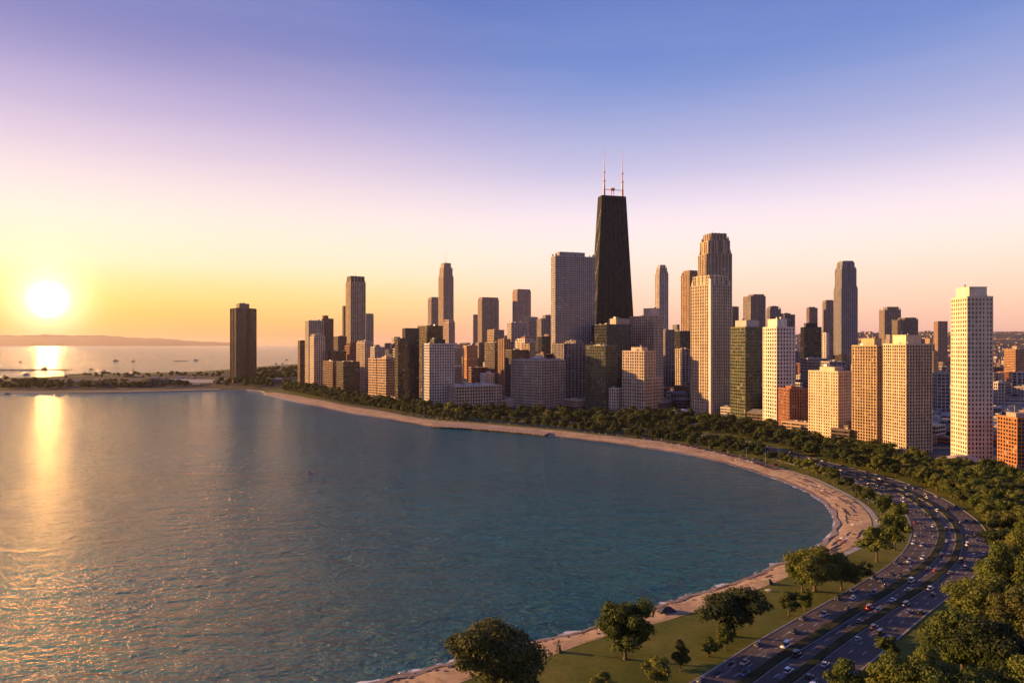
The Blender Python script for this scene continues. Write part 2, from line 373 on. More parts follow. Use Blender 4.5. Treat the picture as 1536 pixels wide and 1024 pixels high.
# drop the duplicate first far_coast corner (it is the left end of the near coast)
land_poly.pop()
M_park = ground_mat('park_grass', [(.30,(.060,.078,.014)),(.5,(.11,.12,.020)),(.72,(.17,.15,.035))], .035, 6, .9, .5, [(.3,(.75,.75,.75)),(.7,(1.1,1.1,1.0))], .12, 2.0)
M_city = ground_mat('city_ground', [(.3,(.035,.034,.036)),(.5,(.065,.062,.060)),(.62,(.10,.095,.088)),(.75,(.05,.055,.03))], .02, 6, .9)
M_sand = ground_mat('sand', [(.3,(.31,.215,.13)),(.5,(.42,.295,.18)),(.72,(.52,.38,.25))], .05, 7, .95, .25, [(.34,(.62,.58,.56)),(.48,(1,1,1)),(.7,(1.08,1.05,1.0))], .10, .9)
M_asph = ground_mat('asphalt', [(.3,(.070,.056,.050)),(.55,(.105,.084,.074)),(.75,(.15,.122,.105))], .06, 6, .75, 1.2, [(.3,(.8,.8,.8)),(.7,(1.15,1.15,1.15))])
M_conc = ground_mat('pale_concrete', [(.3,(.26,.24,.21)),(.7,(.42,.38,.33))], .3, 5, .85)
M_kerb = ground_mat('kerb_concrete', [(.3,(.20,.18,.15)),(.7,(.33,.29,.24))], .4, 5, .85)
M_paint = plain('road_paint', (.62,.60,.55), .6, 0, .2, .4)
sheet('ground', land_poly, 1.5, M_park)
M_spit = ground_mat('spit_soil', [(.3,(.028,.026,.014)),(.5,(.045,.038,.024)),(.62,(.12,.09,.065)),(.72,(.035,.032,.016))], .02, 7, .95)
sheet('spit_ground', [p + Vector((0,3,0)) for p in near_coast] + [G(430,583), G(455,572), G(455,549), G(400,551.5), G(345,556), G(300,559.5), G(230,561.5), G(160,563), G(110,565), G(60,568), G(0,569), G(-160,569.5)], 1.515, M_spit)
# bank under the lawn edge / riprap along the spit
mb = MB()
ring = near_coast + [SAND_EDGE[0]]
for a, b in zip(ring[:-1], ring[1:]):
    o_ = Vector((0,-5,0))
    mb.quad((a.x,a.y-6,-.6),(b.x,b.y-6,-.6),(b.x,b.y,1.5),(a.x,a.y,1.5))
fc = far_coast[1:15]
for a, b in zip(fc[:-1], fc[1:]): mb.quad((a.x,a.y+8,-.6),(a.x,a.y,1.5),(b.x,b.y,1.5),(b.x,b.y+8,-.6))
mb.build('spit_bank', M_kerb)['kind'] = 'structure'
# ---- beach
rb = random.Random(11)
def sprof(t, i): return math.sin(t*3.14)*.35*(1+.4*math.sin(i*.7))
inner = [p + (p-WATER_EDGE[i]).normalized()*1.2 for i, p in enumerate(SAND_EDGE)]
ribbon('beach_sand', [p + (p-SAND_EDGE[i]).normalized()*3.0 for i, p in enumerate(WATER_EDGE)], inner, -.45, 1.56, M_sand, 6, 'structure', sprof)
# wet sand at the water's edge
M_wet = ground_mat('wet_sand', [(.3,(.13,.085,.06)),(.7,(.22,.15,.11))], .15, 5, .32)
NE = len(WATER_EDGE)
ribbon('wet_sand', [p + (p-SAND_EDGE[i]).normalized()*1.5 for i, p in enumerate(WATER_EDGE)], [p.lerp(SAND_EDGE[i], .13+.05*math.sin(i*.9)) for i, p in enumerate(WATER_EDGE)], .04, .50, M_wet, 3)
# surf: thin broken foam on the water's edge
def foam_mat():
    m, nt, b = new_mat('foam'); N = nt.nodes.new; L = nt.links.new
    pos = N('ShaderNodeNewGeometry').outputs['Position']
    n = N('ShaderNodeTexNoise'); n.inputs['Scale'].default_value = .16; n.inputs['Detail'].default_value = 6; n.inputs['Roughness'].default_value = .7; L(pos, n.inputs[0])
    c = N('ShaderNodeValToRGB'); L(n.outputs[0], c.inputs[0]); e = c.color_ramp.elements; e[0].position = .46; e[0].color = (0,0,0,1); e[1].position = .56; e[1].color = (1,1,1,1)
    b.inputs['Base Color'].default_value = (.62,.62,.62,1); L(c.outputs[0], b.inputs['Alpha']); return m
M_foam = foam_mat()
lo, hi = 17*8, NE-1
wl = [WATER_EDGE[i] + (WATER_EDGE[i]-SAND_EDGE[i]).normalized()*(2.2+1.0*math.sin(i*.83)+.8*math.sin(i*2.1)) for i in range(lo, hi)]
wr = [WATER_EDGE[i] - (WATER_EDGE[i]-SAND_EDGE[i]).normalized()*.4 for i in range(lo, hi)]
ribbon('surf_foam', wl, wr, .06, .16, M_foam, 1, 'structure')
# ---- footpath behind the sand
def offset(curve, d):
    out = []
    for i, p in enumerate(curve):
        t = curve[min(i+1,len(curve)-1)]-curve[max(i-1,0)]; n = Vector((t.y, -t.x, 0)).normalized(); out.append(p + n*d)
    return out
# normals of SAND_EDGE (running near-ward): inland side sign test
_s = offset(SAND_EDGE, 1.0); SGN = 1 if (_s[120]-WATER_EDGE[120]).length > (SAND_EDGE[120]-WATER_EDGE[120]).length else -1
SE = [SAND_EDGE[i] for i in range(0, 26*8)]
ribbon('footpath', offset(SE, SGN*1.5), offset(SE, SGN*5.0), 1.58, 1.58, M_conc)
SE2 = [SAND_EDGE[i] for i in range(26*8, NE)]
# ---- highway: cross sections left edge / first median / second median / right edge
SEC = [((850,1110),(965,1110),(1020,1115),(1120,1130)),((960,1062),(1052,1062),(1110,1066),(1205,1072)),((1034,1024),(1118,1024),(1180,1024),(1270,1024)),((1088,990),(1165,990),(1222,992),(1310,992)),
 ((1143,956),(1222,955),(1273,954),(1362,947)),((1220,913),(1290,913),(1335,913),(1402,913)),((1290,874),(1350,875),(1390,877),(1445,880)),
 ((1335,845),(1390,846),(1424,848),(1475,850)),((1359,820),(1408,822),(1437,825),(1487,828)),((1366,797),(1413,799),(1438,800),(1485,805)),
 ((1362,778),(1404,780),(1426,779),(1469,782)),((1348,760),(1385,761),(1404,760),(1438,760)),((1325,743),(1359,744),(1374,743),(1403,741.5)),
 ((1292,727),(1322,727.5),(1336,726.5),(1362,725)),((1240,711),(1266,710.5),(1280,709.5),(1302,708)),((1180,694),(1203,693),(1214,692),(1233,690.5)),
 ((1118,677),(1139,675.8),(1149,674.8),(1166,673)),((1052,661.5),(1072,660.3),(1082,659.5),(1098,658)),((985,649.5),(1003,648.5),(1012,648),(1026,647)),((900,638),(916,637.3),(924,637),(936,636)),
 ((790,628),(802,627.3),(808,627),(818,626.5)),((660,617.5),(669,617),(673,616.7),(681,616)),((560,604.5),(566,604),(569,603.7),(574,603.2)),((470,589.5),(474,589),(476,588.7),(480,588))]
RL, RM1, RM2, RR = [catmull([G(s[k][0], s[k][1], 1.5) for s in SEC], 10) for k in range(4)]
NR = len(RL)
def smooth(c, n=12):
    for _ in range(n):
        c = [c[0]] + [(c[i-1]+c[i]*2+c[i+1])/4 for i in range(1, len(c)-1)] + [c[-1]]
    return c
RL, RM1, RM2, RR = map(smooth, (RL, RM1, RM2, RR))
def road_at(s, t):
    """s along (0..NR-1), t across: 0 left edge, 1 right edge by carriageway coordinate (0-1 left, 1-2 centre, 2-3 right)"""
    i = max(0, min(NR-2, int(s))); f = s-i
    c = [RL, RM1, RM2, RR]; k = max(0, min(2, int(t))); g = t-k
    a = c[k][i].lerp(c[k][i+1], f); b = c[k+1][i].lerp(c[k+1][i+1], f)
    return a.lerp(b, g)
ribbon('road', RL, RR, 1.60, 1.60, M_asph, 4)
def strip(mb, pts, w, z, h=0.0):
    """a band of width w along pts; h>0 gives it upright sides"""
    A = offset(pts, w/2); B = offset(pts, -w/2)
    for i in range(len(pts)-1):
        a, b, c, d = A[i], A[i+1], B[i+1], B[i]
        q = [Vector((p.x, p.y, z+h)) for p in (a, b, c, d)]
        if (q[1]-q[0]).cross(q[2]-q[0]).z < 0: q = q[::-1]
        mb.quad(*q)
        if h:
            mb.quad((a.x,a.y,z),(b.x,b.y,z),(b.x,b.y,z+h),(a.x,a.y,z+h)); mb.quad((c.x,c.y,z),(d.x,d.y,z),(d.x,d.y,z+h),(c.x,c.y,z+h))
        if h and (i == 0): mb.quad((d.x,d.y,z),(a.x,a.y,z),(a.x,a.y,z+h),(d.x,d.y,z+h))
M_hedge = ground_mat('median_planting', [(.3,(.018,.022,.010)),(.55,(.035,.040,.014)),(.75,(.085,.07,.035))], .3, 6, .95, None, None, .3, 1.5)
for nm, c, w in (('median_strip', RM1, 4.2), ('median_strip', RM2, 3.8)):
    mb = MB(); strip(mb, c, w, 1.58, .17); o = mb.build(nm, M_kerb); o['kind'] = 'structure'
    mb = MB(); strip(mb, c, w-1.0, 1.60, .60); o = mb.build('median_planting', M_hedge); o['kind'] = 'structure'
mb = MB(); strip(mb, offset(RL, .3), .5, 1.5, .24); strip(mb, offset(RR, -.3), .5, 1.5, .24); mb.build('road_kerb', M_kerb)['kind'] = 'structure'
mb = MB()
def seg(t, i0, i1, w):
    strip(mb, [road_at(i, t) for i in np.arange(i0, i1+.01, max(.25,(i1-i0)/3))], w, 1.612)
NL = NR-30
for t in (.05, .90, 1.14, 1.86, 2.12, 2.95): strip(mb, [road_at(i*.5, t) for i in range(2*NL)], .16, 1.612)
for t in (.33, .62, 1.5, 2.40, 2.67):
    # dashes by real length: 3 m painted, 9 m gap
    s = 0.0
    while s < NL:
        st = (road_at(s+.5, t)-road_at(s, t)).length*2
        ds = 3.6/max(st, .1); seg(t, s, min(s+ds, NL), .17); s += 9.5/max(st, .1)
mb.build('road_markings', M_paint)['kind'] = 'structure'
# footpaths crossing the lawns
for pts in ([(1290,690),(1340,704),(1400,722),(1450,750),(1490,780),(1540,800)], [(1020,650),(1080,652),(1150,668),(1210,682)], [(1310,790),(1336,776),(1318,758),(1290,742)]):
    mb = MB(); strip(mb, catmull([G(x,y) for x,y in pts], 8), 1.5, 1.545); mb.build('footpath', M_kerb)['kind'] = 'structure'
# worn and repaired strips of asphalt
M_patch = ground_mat('old_asphalt', [(.3,(.030,.027,.028)),(.7,(.055,.048,.046))], .4, 5, .85); M_patch2 = ground_mat('pale_asphalt', [(.3,(.13,.115,.105)),(.7,(.18,.155,.14))], .4, 5, .9)
rpz = random.Random(4); m1 = MB(); m2 = MB()
for _ in range(70):
    s_ = rpz.uniform(6, 150); k_ = rpz.uniform(.08, 2.8); 
    if abs(k_-1) < .14 or abs(k_-2) < .14: continue
    strip(rpz.choice((m1, m2)), [road_at(s_+q*.5, k_) for q in range(rpz.randrange(2, 9))], rpz.uniform(.8, 2.8), 1.604)
m1.build('road_patches', M_patch)['kind'] = 'structure'; m2.build('road_patches', M_patch2)['kind'] = 'structure'
# ---- park road & parking strip between lawn and trees
PR = smooth(catmull([G(x,y,1.5) for x,y in [(1168,704),(1130,691),(1085,679),(1040,669),(985,659.5),(930,652),(870,645),(800,637.5),(720,631.5),(660,627.5),(600,619.5),(540,609),(480,596.5)]], 8), 6)
mb = MB(); strip(mb, PR, 9.0, 1.62); mb.build('park_road', M_asph)['kind'] = 'structure'
# ---- city pavement sheet behind the front row
FRONT = [(425,578),(470,588),(520,596),(560,604),(610,611),(660,613.5),(770,613.5),(860,614),(940,617),(1003,620),(1040,623),(1096,629),(1145,640),(1213,656),(1280,666),(1326,680),(1397,690),(1426,702),(1490,708),(1560,716),(1700,730)]
def front_y(x):
    for (x0,y0),(x1,y1) in zip(FRONT[:-1], FRONT[1:]):
        if x0 <= x <= x1: return y0+(y1-y0)*(x-x0)/(x1-x0)
    return FRONT[0][1] if x < FRONT[0][0] else FRONT[-1][1]
city = [G(x,y) for x,y in FRONT] + [Vector((9000,560,0)), Vector((43000,44000,0)), Vector((-1200,44000,0)), G(548,523.5), G(530,531), G(506,539.5), G(462,549)]
sheet('city_ground', city, 1.56, M_city)
# ---- distant hills
def terr(x, y):
    """height of the gently rising land far inland"""
    k = max(0.0, min(1.0, (y-3200)/6500)); k = k*k*(3-2*k)
    u = max(0.0, min(1.0, (x-.02*y)/(.45*y+1)))
    return 1.4 + k*u*(255+26*math.sin(x*.0011)*math.sin(y*.0007)+22*math.sin(x*.0031+y*.001))
M_hill = ground_mat('hill_town', [(.36,(.030,.034,.026)),(.5,(.06,.055,.05)),(.60,(.16,.12,.10)),(.68,(.05,.05,.04))], .012, 8, .95)
mb = MB(); nx, ny = 90, 60
for j in range(ny+1):
    Y = 3000+ (15000-3000)*(j/ny)**1.5
    for i in range(nx+1):
        X = Y*(.02+1.3*i/nx); mb.v.append((X, Y, terr(X, Y)))
for j in range(ny):
    for i in range(nx):
        a = j*(nx+1)+i; mb.f.append((a, a+1, a+nx+2, a+nx+1)); mb.mi.append(0)
mb.build('hills', M_hill, None, True)['kind'] = 'structure'
# far shore across the lake, left
M_far = ground_mat('far_hills', [(.3,(.06,.055,.04)),(.7,(.11,.09,.06))], .0006, 5, .95)
mb = MB(); n = 140
for i in range(n+1):
    x = -300 + 680*i/n; Y = 42000 + 900*math.sin(i*.11)
    e = 13.5*(1-max(0,min(1,(x-120)/250))**1.3) + .6*math.sin(i*.35)+.35*math.sin(i*1.1)
    e = max(e, 0)
    for q, (dy, hh) in enumerate(((0,0),(2400,.55),(5200,1.0),(8000,0))):
        hgt = (H + e/F*(Y+dy))*hh if hh else -1
        if e < .05: hgt = min(hgt, 2.0)
        hgt *= min(1, e/2.0) if hh else 1
        mb.v.append(((x-CX)/F*(Y+dy), Y+dy, hgt))
for i in range(n):
    for q in range(3):
        a = i*4+q; mb.f.append((a, a+4, a+5, a+1)); mb.mi.append(0)
mb.build('far_hills', M_far, None, True)['kind'] = 'structure'

# ------------------------------------------------------------------ haze over lake and city
hm = bpy.data.materials.new('haze'); hm.use_nodes = True; nt = hm.node_tree; nt.nodes.clear()
ho = nt.nodes.new('ShaderNodeOutputMaterial'); hv = nt.nodes.new('ShaderNodeVolumePrincipled'); nt.links.new(hv.outputs[0], ho.inputs['Volume'])
hv.inputs['Color'].default_value = (.95,.80,.78,1); hv.inputs['Density'].default_value = HAZE; hv.inputs['Anisotropy'].default_value = .3
mb = MB(); mb.box(-46000, 46000, -900, 59000, -3, 560); o = mb.build('haze', hm); o['kind'] = 'stuff'
# ------------------------------------------------------------------ buildings
M_roof = wall_mat((.17,.16,.15), .9, .3, .2, False)
M_roofp = wall_mat((.38,.35,.32), .9, .3, .2, False)
M_dark = wall_mat((.05,.05,.055), .6, .3, .2, False)
M_steel = plain('steel', (.35,.34,.33), .45, .6)
FOOT = []      # (centre, radius) of every placed building
# styles: wall colour, glass, floor height, bay, pier width, pier depth, slab height, slab depth
def S(wall, glass=(.030,.034,.042), fh=3.3, bay=3.4, pw=1.0, pd=.35, sh=1.1, sd=.30, blinds=.13, rough=.12, wr=.8, wm=0.0, vary=1.0, roof=None):
    if sum(wall) > .5: wall = tuple(round(min(.74, v*f), 3) for v, f in zip(wall, (1.20, 1.08, .97)))
    return dict(wall=wall, glass=glass, fh=fh, bay=bay, pw=pw, pd=pd, sh=sh, sd=sd, blinds=blinds, rough=rough, wr=wr, wm=wm, vary=vary, roof=roof)
def facade(mb, x0, x1, y0, y1, z0, z1, st, top=True):
    sd, pd = st['sd'], st['pd']; fh = st['fh']
    nf = max(1, round((z1-z0)/fh)); fh = (z1-z0)/nf
    hsh = int(abs(x1*13.7+y1*7.3+z1*3.1)); nth = (0, 3, 4, 2, 5)[hsh % 5]; mech = {int(nf*.66)} if (hsh//5) % 3 == 0 and nf > 12 else ({int(nf*.33), int(nf*.7)} if (hsh//5) % 3 == 1 and nf > 20 else set())
    if sd > 0:
        for k in range(1, nf+1):
            z = z0+k*fh
            zz0, zz1 = z-st['sh']*.6, z+st['sh']*.4
            if k == nf: zz1 = z+.9
            if k in mech and st.get('mech'): zz0 = z-fh*.80
            mb.box(x0-sd, x1+sd, y0-sd, y1+sd, zz0, zz1)
    if pd > 0:
        zt = z1+.9+.05 if sd <= pd else z1+.3
        for a0, a1, ax in ((x0, x1, 0), (y0, y1, 1)):
            nb = max(1, round((a1-a0)/st['bay'])); bw = (a1-a0)/nb; h = st['pw']/2
            for k in range(nb+1):
                c = a0+k*bw
                if k in (0, nb): lo, hi = c-h*.9, c+h*.9
                elif nth and k % nth == 0: lo, hi = c-h*1.55, c+h*1.55
                else: lo, hi = c-h, c+h
                lo = max(lo, a0-pd+.02); hi = min(hi, a1+pd-.02)
                if ax == 0:
                    mb.box(lo, hi, y0-pd, y0+.1, z0, zt); mb.box(lo, hi, y1-.1, y1+pd, z0, zt)
                else:
                    mb.box(x0-pd-.01, x0+.1, lo, hi, z0, zt); mb.box(x1-.1, x1+pd+.01, lo, hi, z0, zt)
    return nf, fh
def panes(x0, x1, y0, y1, z0, z1, st, nf, fh, only=None):
    """(face, position, width, height) of every window pane of a box"""
    out = []
    hh = fh-st['sh']-.06
    for face in ('x0', 'y0', 'x1', 'y1'):
        if only and face not in only: continue
        a0, a1 = (y0, y1) if face[0] == 'x' else (x0, x1)
        nb = max(1, round((a1-a0)/st['bay'])); bw = (a1-a0)/nb; w = bw-st['pw']-.06
        for f in range(nf):
            zc = z0+f*fh+st['sh']*.4+(fh-st['sh'])/2
            for k in range(nb):
                c = a0+(k+.5)*bw
                p = {'x0': (x0-.05, c, zc), 'x1': (x1+.05, c, zc), 'y0': (c, y0-.05, zc), 'y1': (c, y1+.05, zc)}[face]
                out.append((face, p, w, hh))
    return out
def pane_quad(mb, face, p, w, h):
    x, y, z = p; a = w/2; b = h/2
    if face == 'x0': mb.quad((x,y+a,z-b),(x,y-a,z-b),(x,y-a,z+b),(x,y+a,z+b))
    elif face == 'x1': mb.quad((x,y-a,z-b),(x,y+a,z-b),(x,y+a,z+b),(x,y-a,z+b))
    elif face == 'y0': mb.quad((x-a,y,z-b),(x+a,y,z-b),(x+a,y,z+b),(x-a,y,z+b))
    else: mb.quad((x+a,y,z-b),(x-a,y,z-b),(x-a,y,z+b),(x+a,y,z+b))
UNITS = {}
def unit_mesh(k, a, b, c):
    a, b, c = (round(v*2)/2 for v in (a, b, c)); key = (k, a, b, c)
    if key not in UNITS:
        m = MB()
        if k == 0:
            m.box(0, a, 0, b, .25, c)
            for q in (.1, .5): m.cyl(a*(q+.2), b*.5, min(a,b)*.16, min(a,b)*.16, c, c+.35, 8)
            for q in ((.05,.05),(a-.25,.05),(.05,b-.25),(a-.25,b-.25)): m.box(q[0], q[0]+.2, q[1], q[1]+.2, 0, .25)
        elif k == 1: m.cyl(a/2, a/2, a*.4, a*.4, .5, c, 12); m.cyl(a/2, a/2, a*.42, .1, c, c+a*.2, 12); m.cyl(a/2, a/2, .3, .3, 0, .5, 6)
        else: m.cyl(0, 0, .16, .05, 0, c, 6); m.box(-.9, .9, -.04, .04, c*.7, c*.7+.08)
        me = bpy.data.meshes.new('unit'); me.from_pydata(m.v, [], m.f); me.materials.append(M_steel if k == 2 or len(UNITS) % 3 == 0 else M_roofp); UNITS[key] = me
    return UNITS[key]
def roof_kit(parent, x0, x1, y0, y1, z, r, dense=1.0):
    """ducts, fans, tanks and masts standing on a roof, each a piece of its own"""
    w, d = x1-x0, y1-y0
    for _ in range(min(7, int((1.5+w*d/160)*dense))):
        bx = r.uniform(x0+.08*w, x1-.25*w); by = r.uniform(y0+.08*d, y1-.25*d)
        s = r.uniform(1.5, max(1.6, min(5.5, .2*min(w, d)+1.5))); k = r.choices((0,1,2), (6,2,1.5))[0]
        me = unit_mesh(k, s, s*r.uniform(.6,1.4), r.uniform(1.4,3.0) if k < 2 else r.uniform(4,7))
        o = link(('ventilation_unit','water_tank','roof_mast')[k], me, parent); o.location = (bx, by, z)
def place(xl, xc, xr, yb, A):
    C = G(xc, yb, 1.5); k = (xc-CX)/F
    e_ = math.degrees(math.atan2(xr-xc, max(1, xc-xl))); e_ = max(35, min(68, e_)); A = max(e_+math.degrees(math.atan(k)), 40)
    a = R(A); u = Vector((-math.cos(a), math.sin(a))); v = Vector((math.sin(a), math.cos(a)))
    kl = (xl-CX)/F; kr = (xr-CX)/F
    Ly = (kl*C.y-C.x)/(u.x-kl*u.y); Lx = (kr*C.y-C.x)/(v.x-kr*v.y)
    return C, math.atan2(v.y, v.x), Lx, Ly
def ztop(y, Y): return H-(y-YH)*Y/F
def body(root, st, x0, x1, y0, y1, z0, z1, windows=0, first=True, r=rnd, kit=True, roofm=None):
    """one block of a building: walls or glazing, facade frame, panes, roof"""
    wm = wall_mat(st['wall'], st['wr'], .2, .05, True, st['wm']); gm = glass_mat(st['glass'], st['rough'], (st['bay'], st['fh']), st['vary'], st['blinds'])
    core = MB(); core.box(x0, x1, y0, y1, z0, z1)
    fr = MB(); nf, fh = facade(fr, x0, x1, y0, y1, z0, z1, st)
    if windows:
        core.build('wall', wm, root)
        fr.build('facade_frame', wm, root)
        ps = panes(x0, x1, y0, y1, z0, z1, st, nf, fh)
        vis = [p for p in ps if p[0] in ('x0','y0')]; vis.sort(key=lambda p: -p[1][2]+ .35*(abs(p[1][0]-x0)+abs(p[1][1]-y0)))
        solo = vis[:windows]; ids = set(map(id, solo)); cache = {}
        for face, p, w, h in solo:
            kk = (face, round(w,3), round(h,3))
            if kk not in cache:
                m = MB(); pane_quad(m, face, (0,0,0), w, h); me = bpy.data.meshes.new('window'); me.from_pydata(m.v, [], m.f)
                # each pane reads the room behind it from its own tone
                me.materials.append(pane_mat(st)); cache[kk] = me
            o = link('window', cache[kk], root); o.location = p
        rest = MB()
        for q in ps:
            if id(q) not in ids: pane_quad(rest, *q)
        if rest.f:
            o = rest.build('windows_rest', gm, root); o['kind'] = 'stuff'
    else:
        core.build('glazing', gm, root); fr.build('facade_frame', wm, root)
    rf = MB(); pd = max(st['pd'], st['sd'])
    rf.box(x0+.15, x1-.15, y0+.15, y1-.15, z1, z1+.35)
    # parapet
    if min(x1-x0, y1-y0) > 6:
        e = .35; zt = z1+1.15
        rf.box(x0-pd*.5, x1+pd*.5, y0-pd*.5, y0+e, z1+.1, zt); rf.box(x0-pd*.5, x1+pd*.5, y1-e, y1+pd*.5, z1+.1, zt)
        rf.box(x0-pd*.5, x0+e, y0+e, y1-e, z1+.1, zt); rf.box(x1-e, x1+pd*.5, y0+e, y1-e, z1+.1, zt)
    o = rf.build('roof', roofm or (wm if kit is None else M_roofp if sum(st['wall']) > .9 else M_roof), root)
    if kit:
        roof_kit(o, x0, x1, y0, y1, z1+.35, r, kit if isinstance(kit, float) else 1.0)
    return z1
def pane_mat(st):
    key = ('pane', st['glass'], st['rough'], st['blinds'])
    if key in _mats: return _mats[key]
    m, nt, b = new_mat('window_glass'); N = nt.nodes.new; L = nt.links.new
    oi = N('ShaderNodeObjectInfo'); cr = N('ShaderNodeValToRGB'); L(oi.outputs['Random'], cr.inputs[0]); cr.color_ramp.interpolation = 'CONSTANT'
    col = st['glass']; e = cr.color_ramp.elements; bl = st['blinds']
    e[0].position = 0; e[0].color = (*[c*.45 for c in col], 1); e[1].position = .35; e[1].color = (*col, 1)
    q = e.new(.65); q.color = (*[c*1.6 for c in col], 1); q = e.new(1-bl*.55); q.color = (.17,.15,.125,1); q = e.new(1-bl*.2); q.color = (.30,.27,.22,1)
    L(cr.outputs[0], b.inputs['Base Color']); b.inputs['Roughness'].default_value = st['rough']; b.inputs['IOR'].default_value = 1.6
    _mats[key] = m; return m
def tower(name, label, cat, xl, xc, xr, yt, yb, st, A=None, pent=None, tiers=(), win=0, base=None, ant=(), kit=True, sc=None):
    """a block read off the photograph: near corner xc, ends xl and xr, roof row yt, foot row yb
    tiers: (inset x0, x1, y0, y1 as fractions, row of top[, style]) each on top of the one before; pent: same for a plain penthouse"""
    C, rz, Lx, Ly = place(xl, xc, xr, yb, A)
    if C.y > 900 and st['fh'] < 4.1:      # broader bays on these blocks, as the photograph shows
        st = dict(st); k_ = 1.45
        for q in ('fh', 'bay', 'pw', 'sh'): st[q] *= k_
        st['blinds'] = .06; st['pd'] = max(st['pd'], .45)*1.2; st['sd'] = max(st['sd'], .35)*1.2
    root = empty(name, C, rz, label, cat)
    z1 = ztop(yt, C.y)-C.z; r = random.Random(int(xc*7+yt))
    y_ = C.y + .25*(Lx+Ly)
    fx0, fx1, fy0, fy1 = 0, Lx, 0, Ly
    if base:        # a broader foot: (extra x, extra y, row of its top)
        zb = ztop(base[2], C.y)-C.z; body(root, st, -base[3] if len(base) > 3 else 0, Lx+base[0], 0 if len(base) < 5 else -base[4], Ly+base[1], 0, zb, 0, r=r)
        body(root, st, 0+.4, Lx, .4, Ly, zb+.4, z1, win, r=r, kit=kit)
    else: body(root, st, 0, Lx, 0, Ly, 0, z1, win, r=r, kit=kit)
    z = z1
    for t in tiers:
        s2 = t[5] if len(t) > 5 else st; zz = ztop(t[4], y_)-C.z
        body(root, s2, Lx*t[0], Lx*(1-t[1]), Ly*t[2], Ly*(1-t[3]), z+.35, zz, 0, r=r, kit=(t is tiers[-1]) and kit)
        a0, a1, b0, b1 = Lx*t[0], Lx*(1-t[1]), Ly*t[2], Ly*(1-t[3])
        if min(t[:4]) > 0 and min(a1-a0, b1-b0) > 9:      # corner pinnacles stand on each set-back
            m = MB(); q = min(2.2, (a1-a0)*.07); hz = min(9, (zz-z)*.55+2); fa, fb, fc, fd = fx0, fx1, fy0, fy1
            for ux in (fa+.2, fb-q*1.6-.2):
                for uy in (fc+.2, fd-q*1.6-.2): m.box(ux, ux+q*1.6, uy, uy+q*1.6, z, z+hz*.6); m.box(ux+q*.3, ux+q*1.3, uy+q*.3, uy+q*1.3, z+hz*.6, z+hz)
            for ux in np.linspace(a0, a1-q, 5)[1:-1]: m.box(ux, ux+q, b0-1.1, b0-.3, z, zz+1.6); m.box(ux, ux+q, b1+.3, b1+1.1, z, zz+1.6)
            for uy in np.linspace(b0, b1-q, 5)[1:-1]: m.box(a0-1.1, a0-.3, uy, uy+q, z, zz+1.6); m.box(a1+.3, a1+1.1, uy, uy+q, z, zz+1.6)
            m.build('pinnacle', wall_mat(tuple(min(.7, v*1.1) for v in st['wall'])), root)
        z = zz; fx0, fx1, fy0, fy1 = Lx*t[0], Lx*(1-t[1]), Ly*t[2], Ly*(1-t[3])
    if pent:
        m = MB(); zz = ztop(pent[4], y_)-C.z; a, b, c, d = Lx*pent[0], Lx*(1-pent[1]), Ly*pent[2], Ly*(1-pent[3])
        m.box(a, b, c, d, z+.3, zz); m.box(a-.25, b+.25, c-.25, d+.25, zz, zz+.5)
        for q in range(int((b-a)/3)):  m.box(a+q*3+.6, a+q*3+2.2, c-.08, c+.1, z+1.2, min(zz-.6, z+3.6))
        for q in range(int((d-c)/3)):  m.box(a-.08, a+.1, c+q*3+.6, c+q*3+2.2, z+1.2, min(zz-.6, z+3.6))
        p = m.build('penthouse', wall_mat(pent[5] if len(pent) > 5 else tuple(min(.7, v*1.05) for v in st['wall']), .85), root)
        roof_kit(p, a, b, c, d, zz+.5, r, .6); z = zz+.5
    for (fx, fy, yy, wd) in ant:
        zz = ztop(yy, y_)-C.z; m = MB(); m.cyl(Lx*fx, Ly*fy, wd, wd*.25, z, zz, 6); m.build('antenna', M_steel, root)
    ctr = C + Vector((math.cos(rz)*Lx/2-math.sin(rz)*Ly/2, math.sin(rz)*Lx/2+math.cos(rz)*Ly/2, 0))
    FOOT.append((ctr.x, ctr.y, .5*math.hypot(Lx, Ly), rz, Lx, Ly, C.x, C.y))
    if not (6 < Lx < 90 and 6 < Ly < 90): print('SIZE', label, round(Lx), round(Ly), round(z1))
    return root
white = (.60,.56,.51); cream = (.56,.46,.34); tan = (.46,.36,.26); sand_ = (.50,.42,.32); gold = (.42,.31,.19)
grey = (.30,.28,.27); lgrey = (.42,.40,.39); brown = (.16,.105,.07); dkbrown = (.075,.055,.045); brick = (.30,.115,.06); black_ = (.018,.018,.022); blueg = (.20,.22,.27); mauve = (.30,.25,.24)
g_dark = (.018,.020,.026); g_blue = (.04,.055,.085); g_green = (.030,.050,.040); g_gold = (.10,.075,.03)
grid = lambda c, **k: S(c, **{**dict(pw=.95, pd=.5, sh=1.1, sd=.42, bay=3.5, fh=3.4), **k})
punch = lambda c, **k: S(c, **{**dict(pw=1.7, pd=.30, sh=1.6, sd=.25, bay=3.8, fh=3.4), **k})
bands = lambda c, **k: S(c, **{**dict(pw=.35, pd=.15, sh=1.35, sd=.50, bay=5.5, fh=3.3), **k})
piers = lambda c, **k: S(c, **{**dict(pw=1.3, pd=.75, sh=.9, sd=.18, bay=4.2, fh=3.8), **k})
curtain = lambda c, **k: S(c, **{**dict(pw=.22, pd=.14, sh=.5, sd=.10, bay=1.8, fh=3.7, blinds=.08, rough=.08), **k})
T = tower
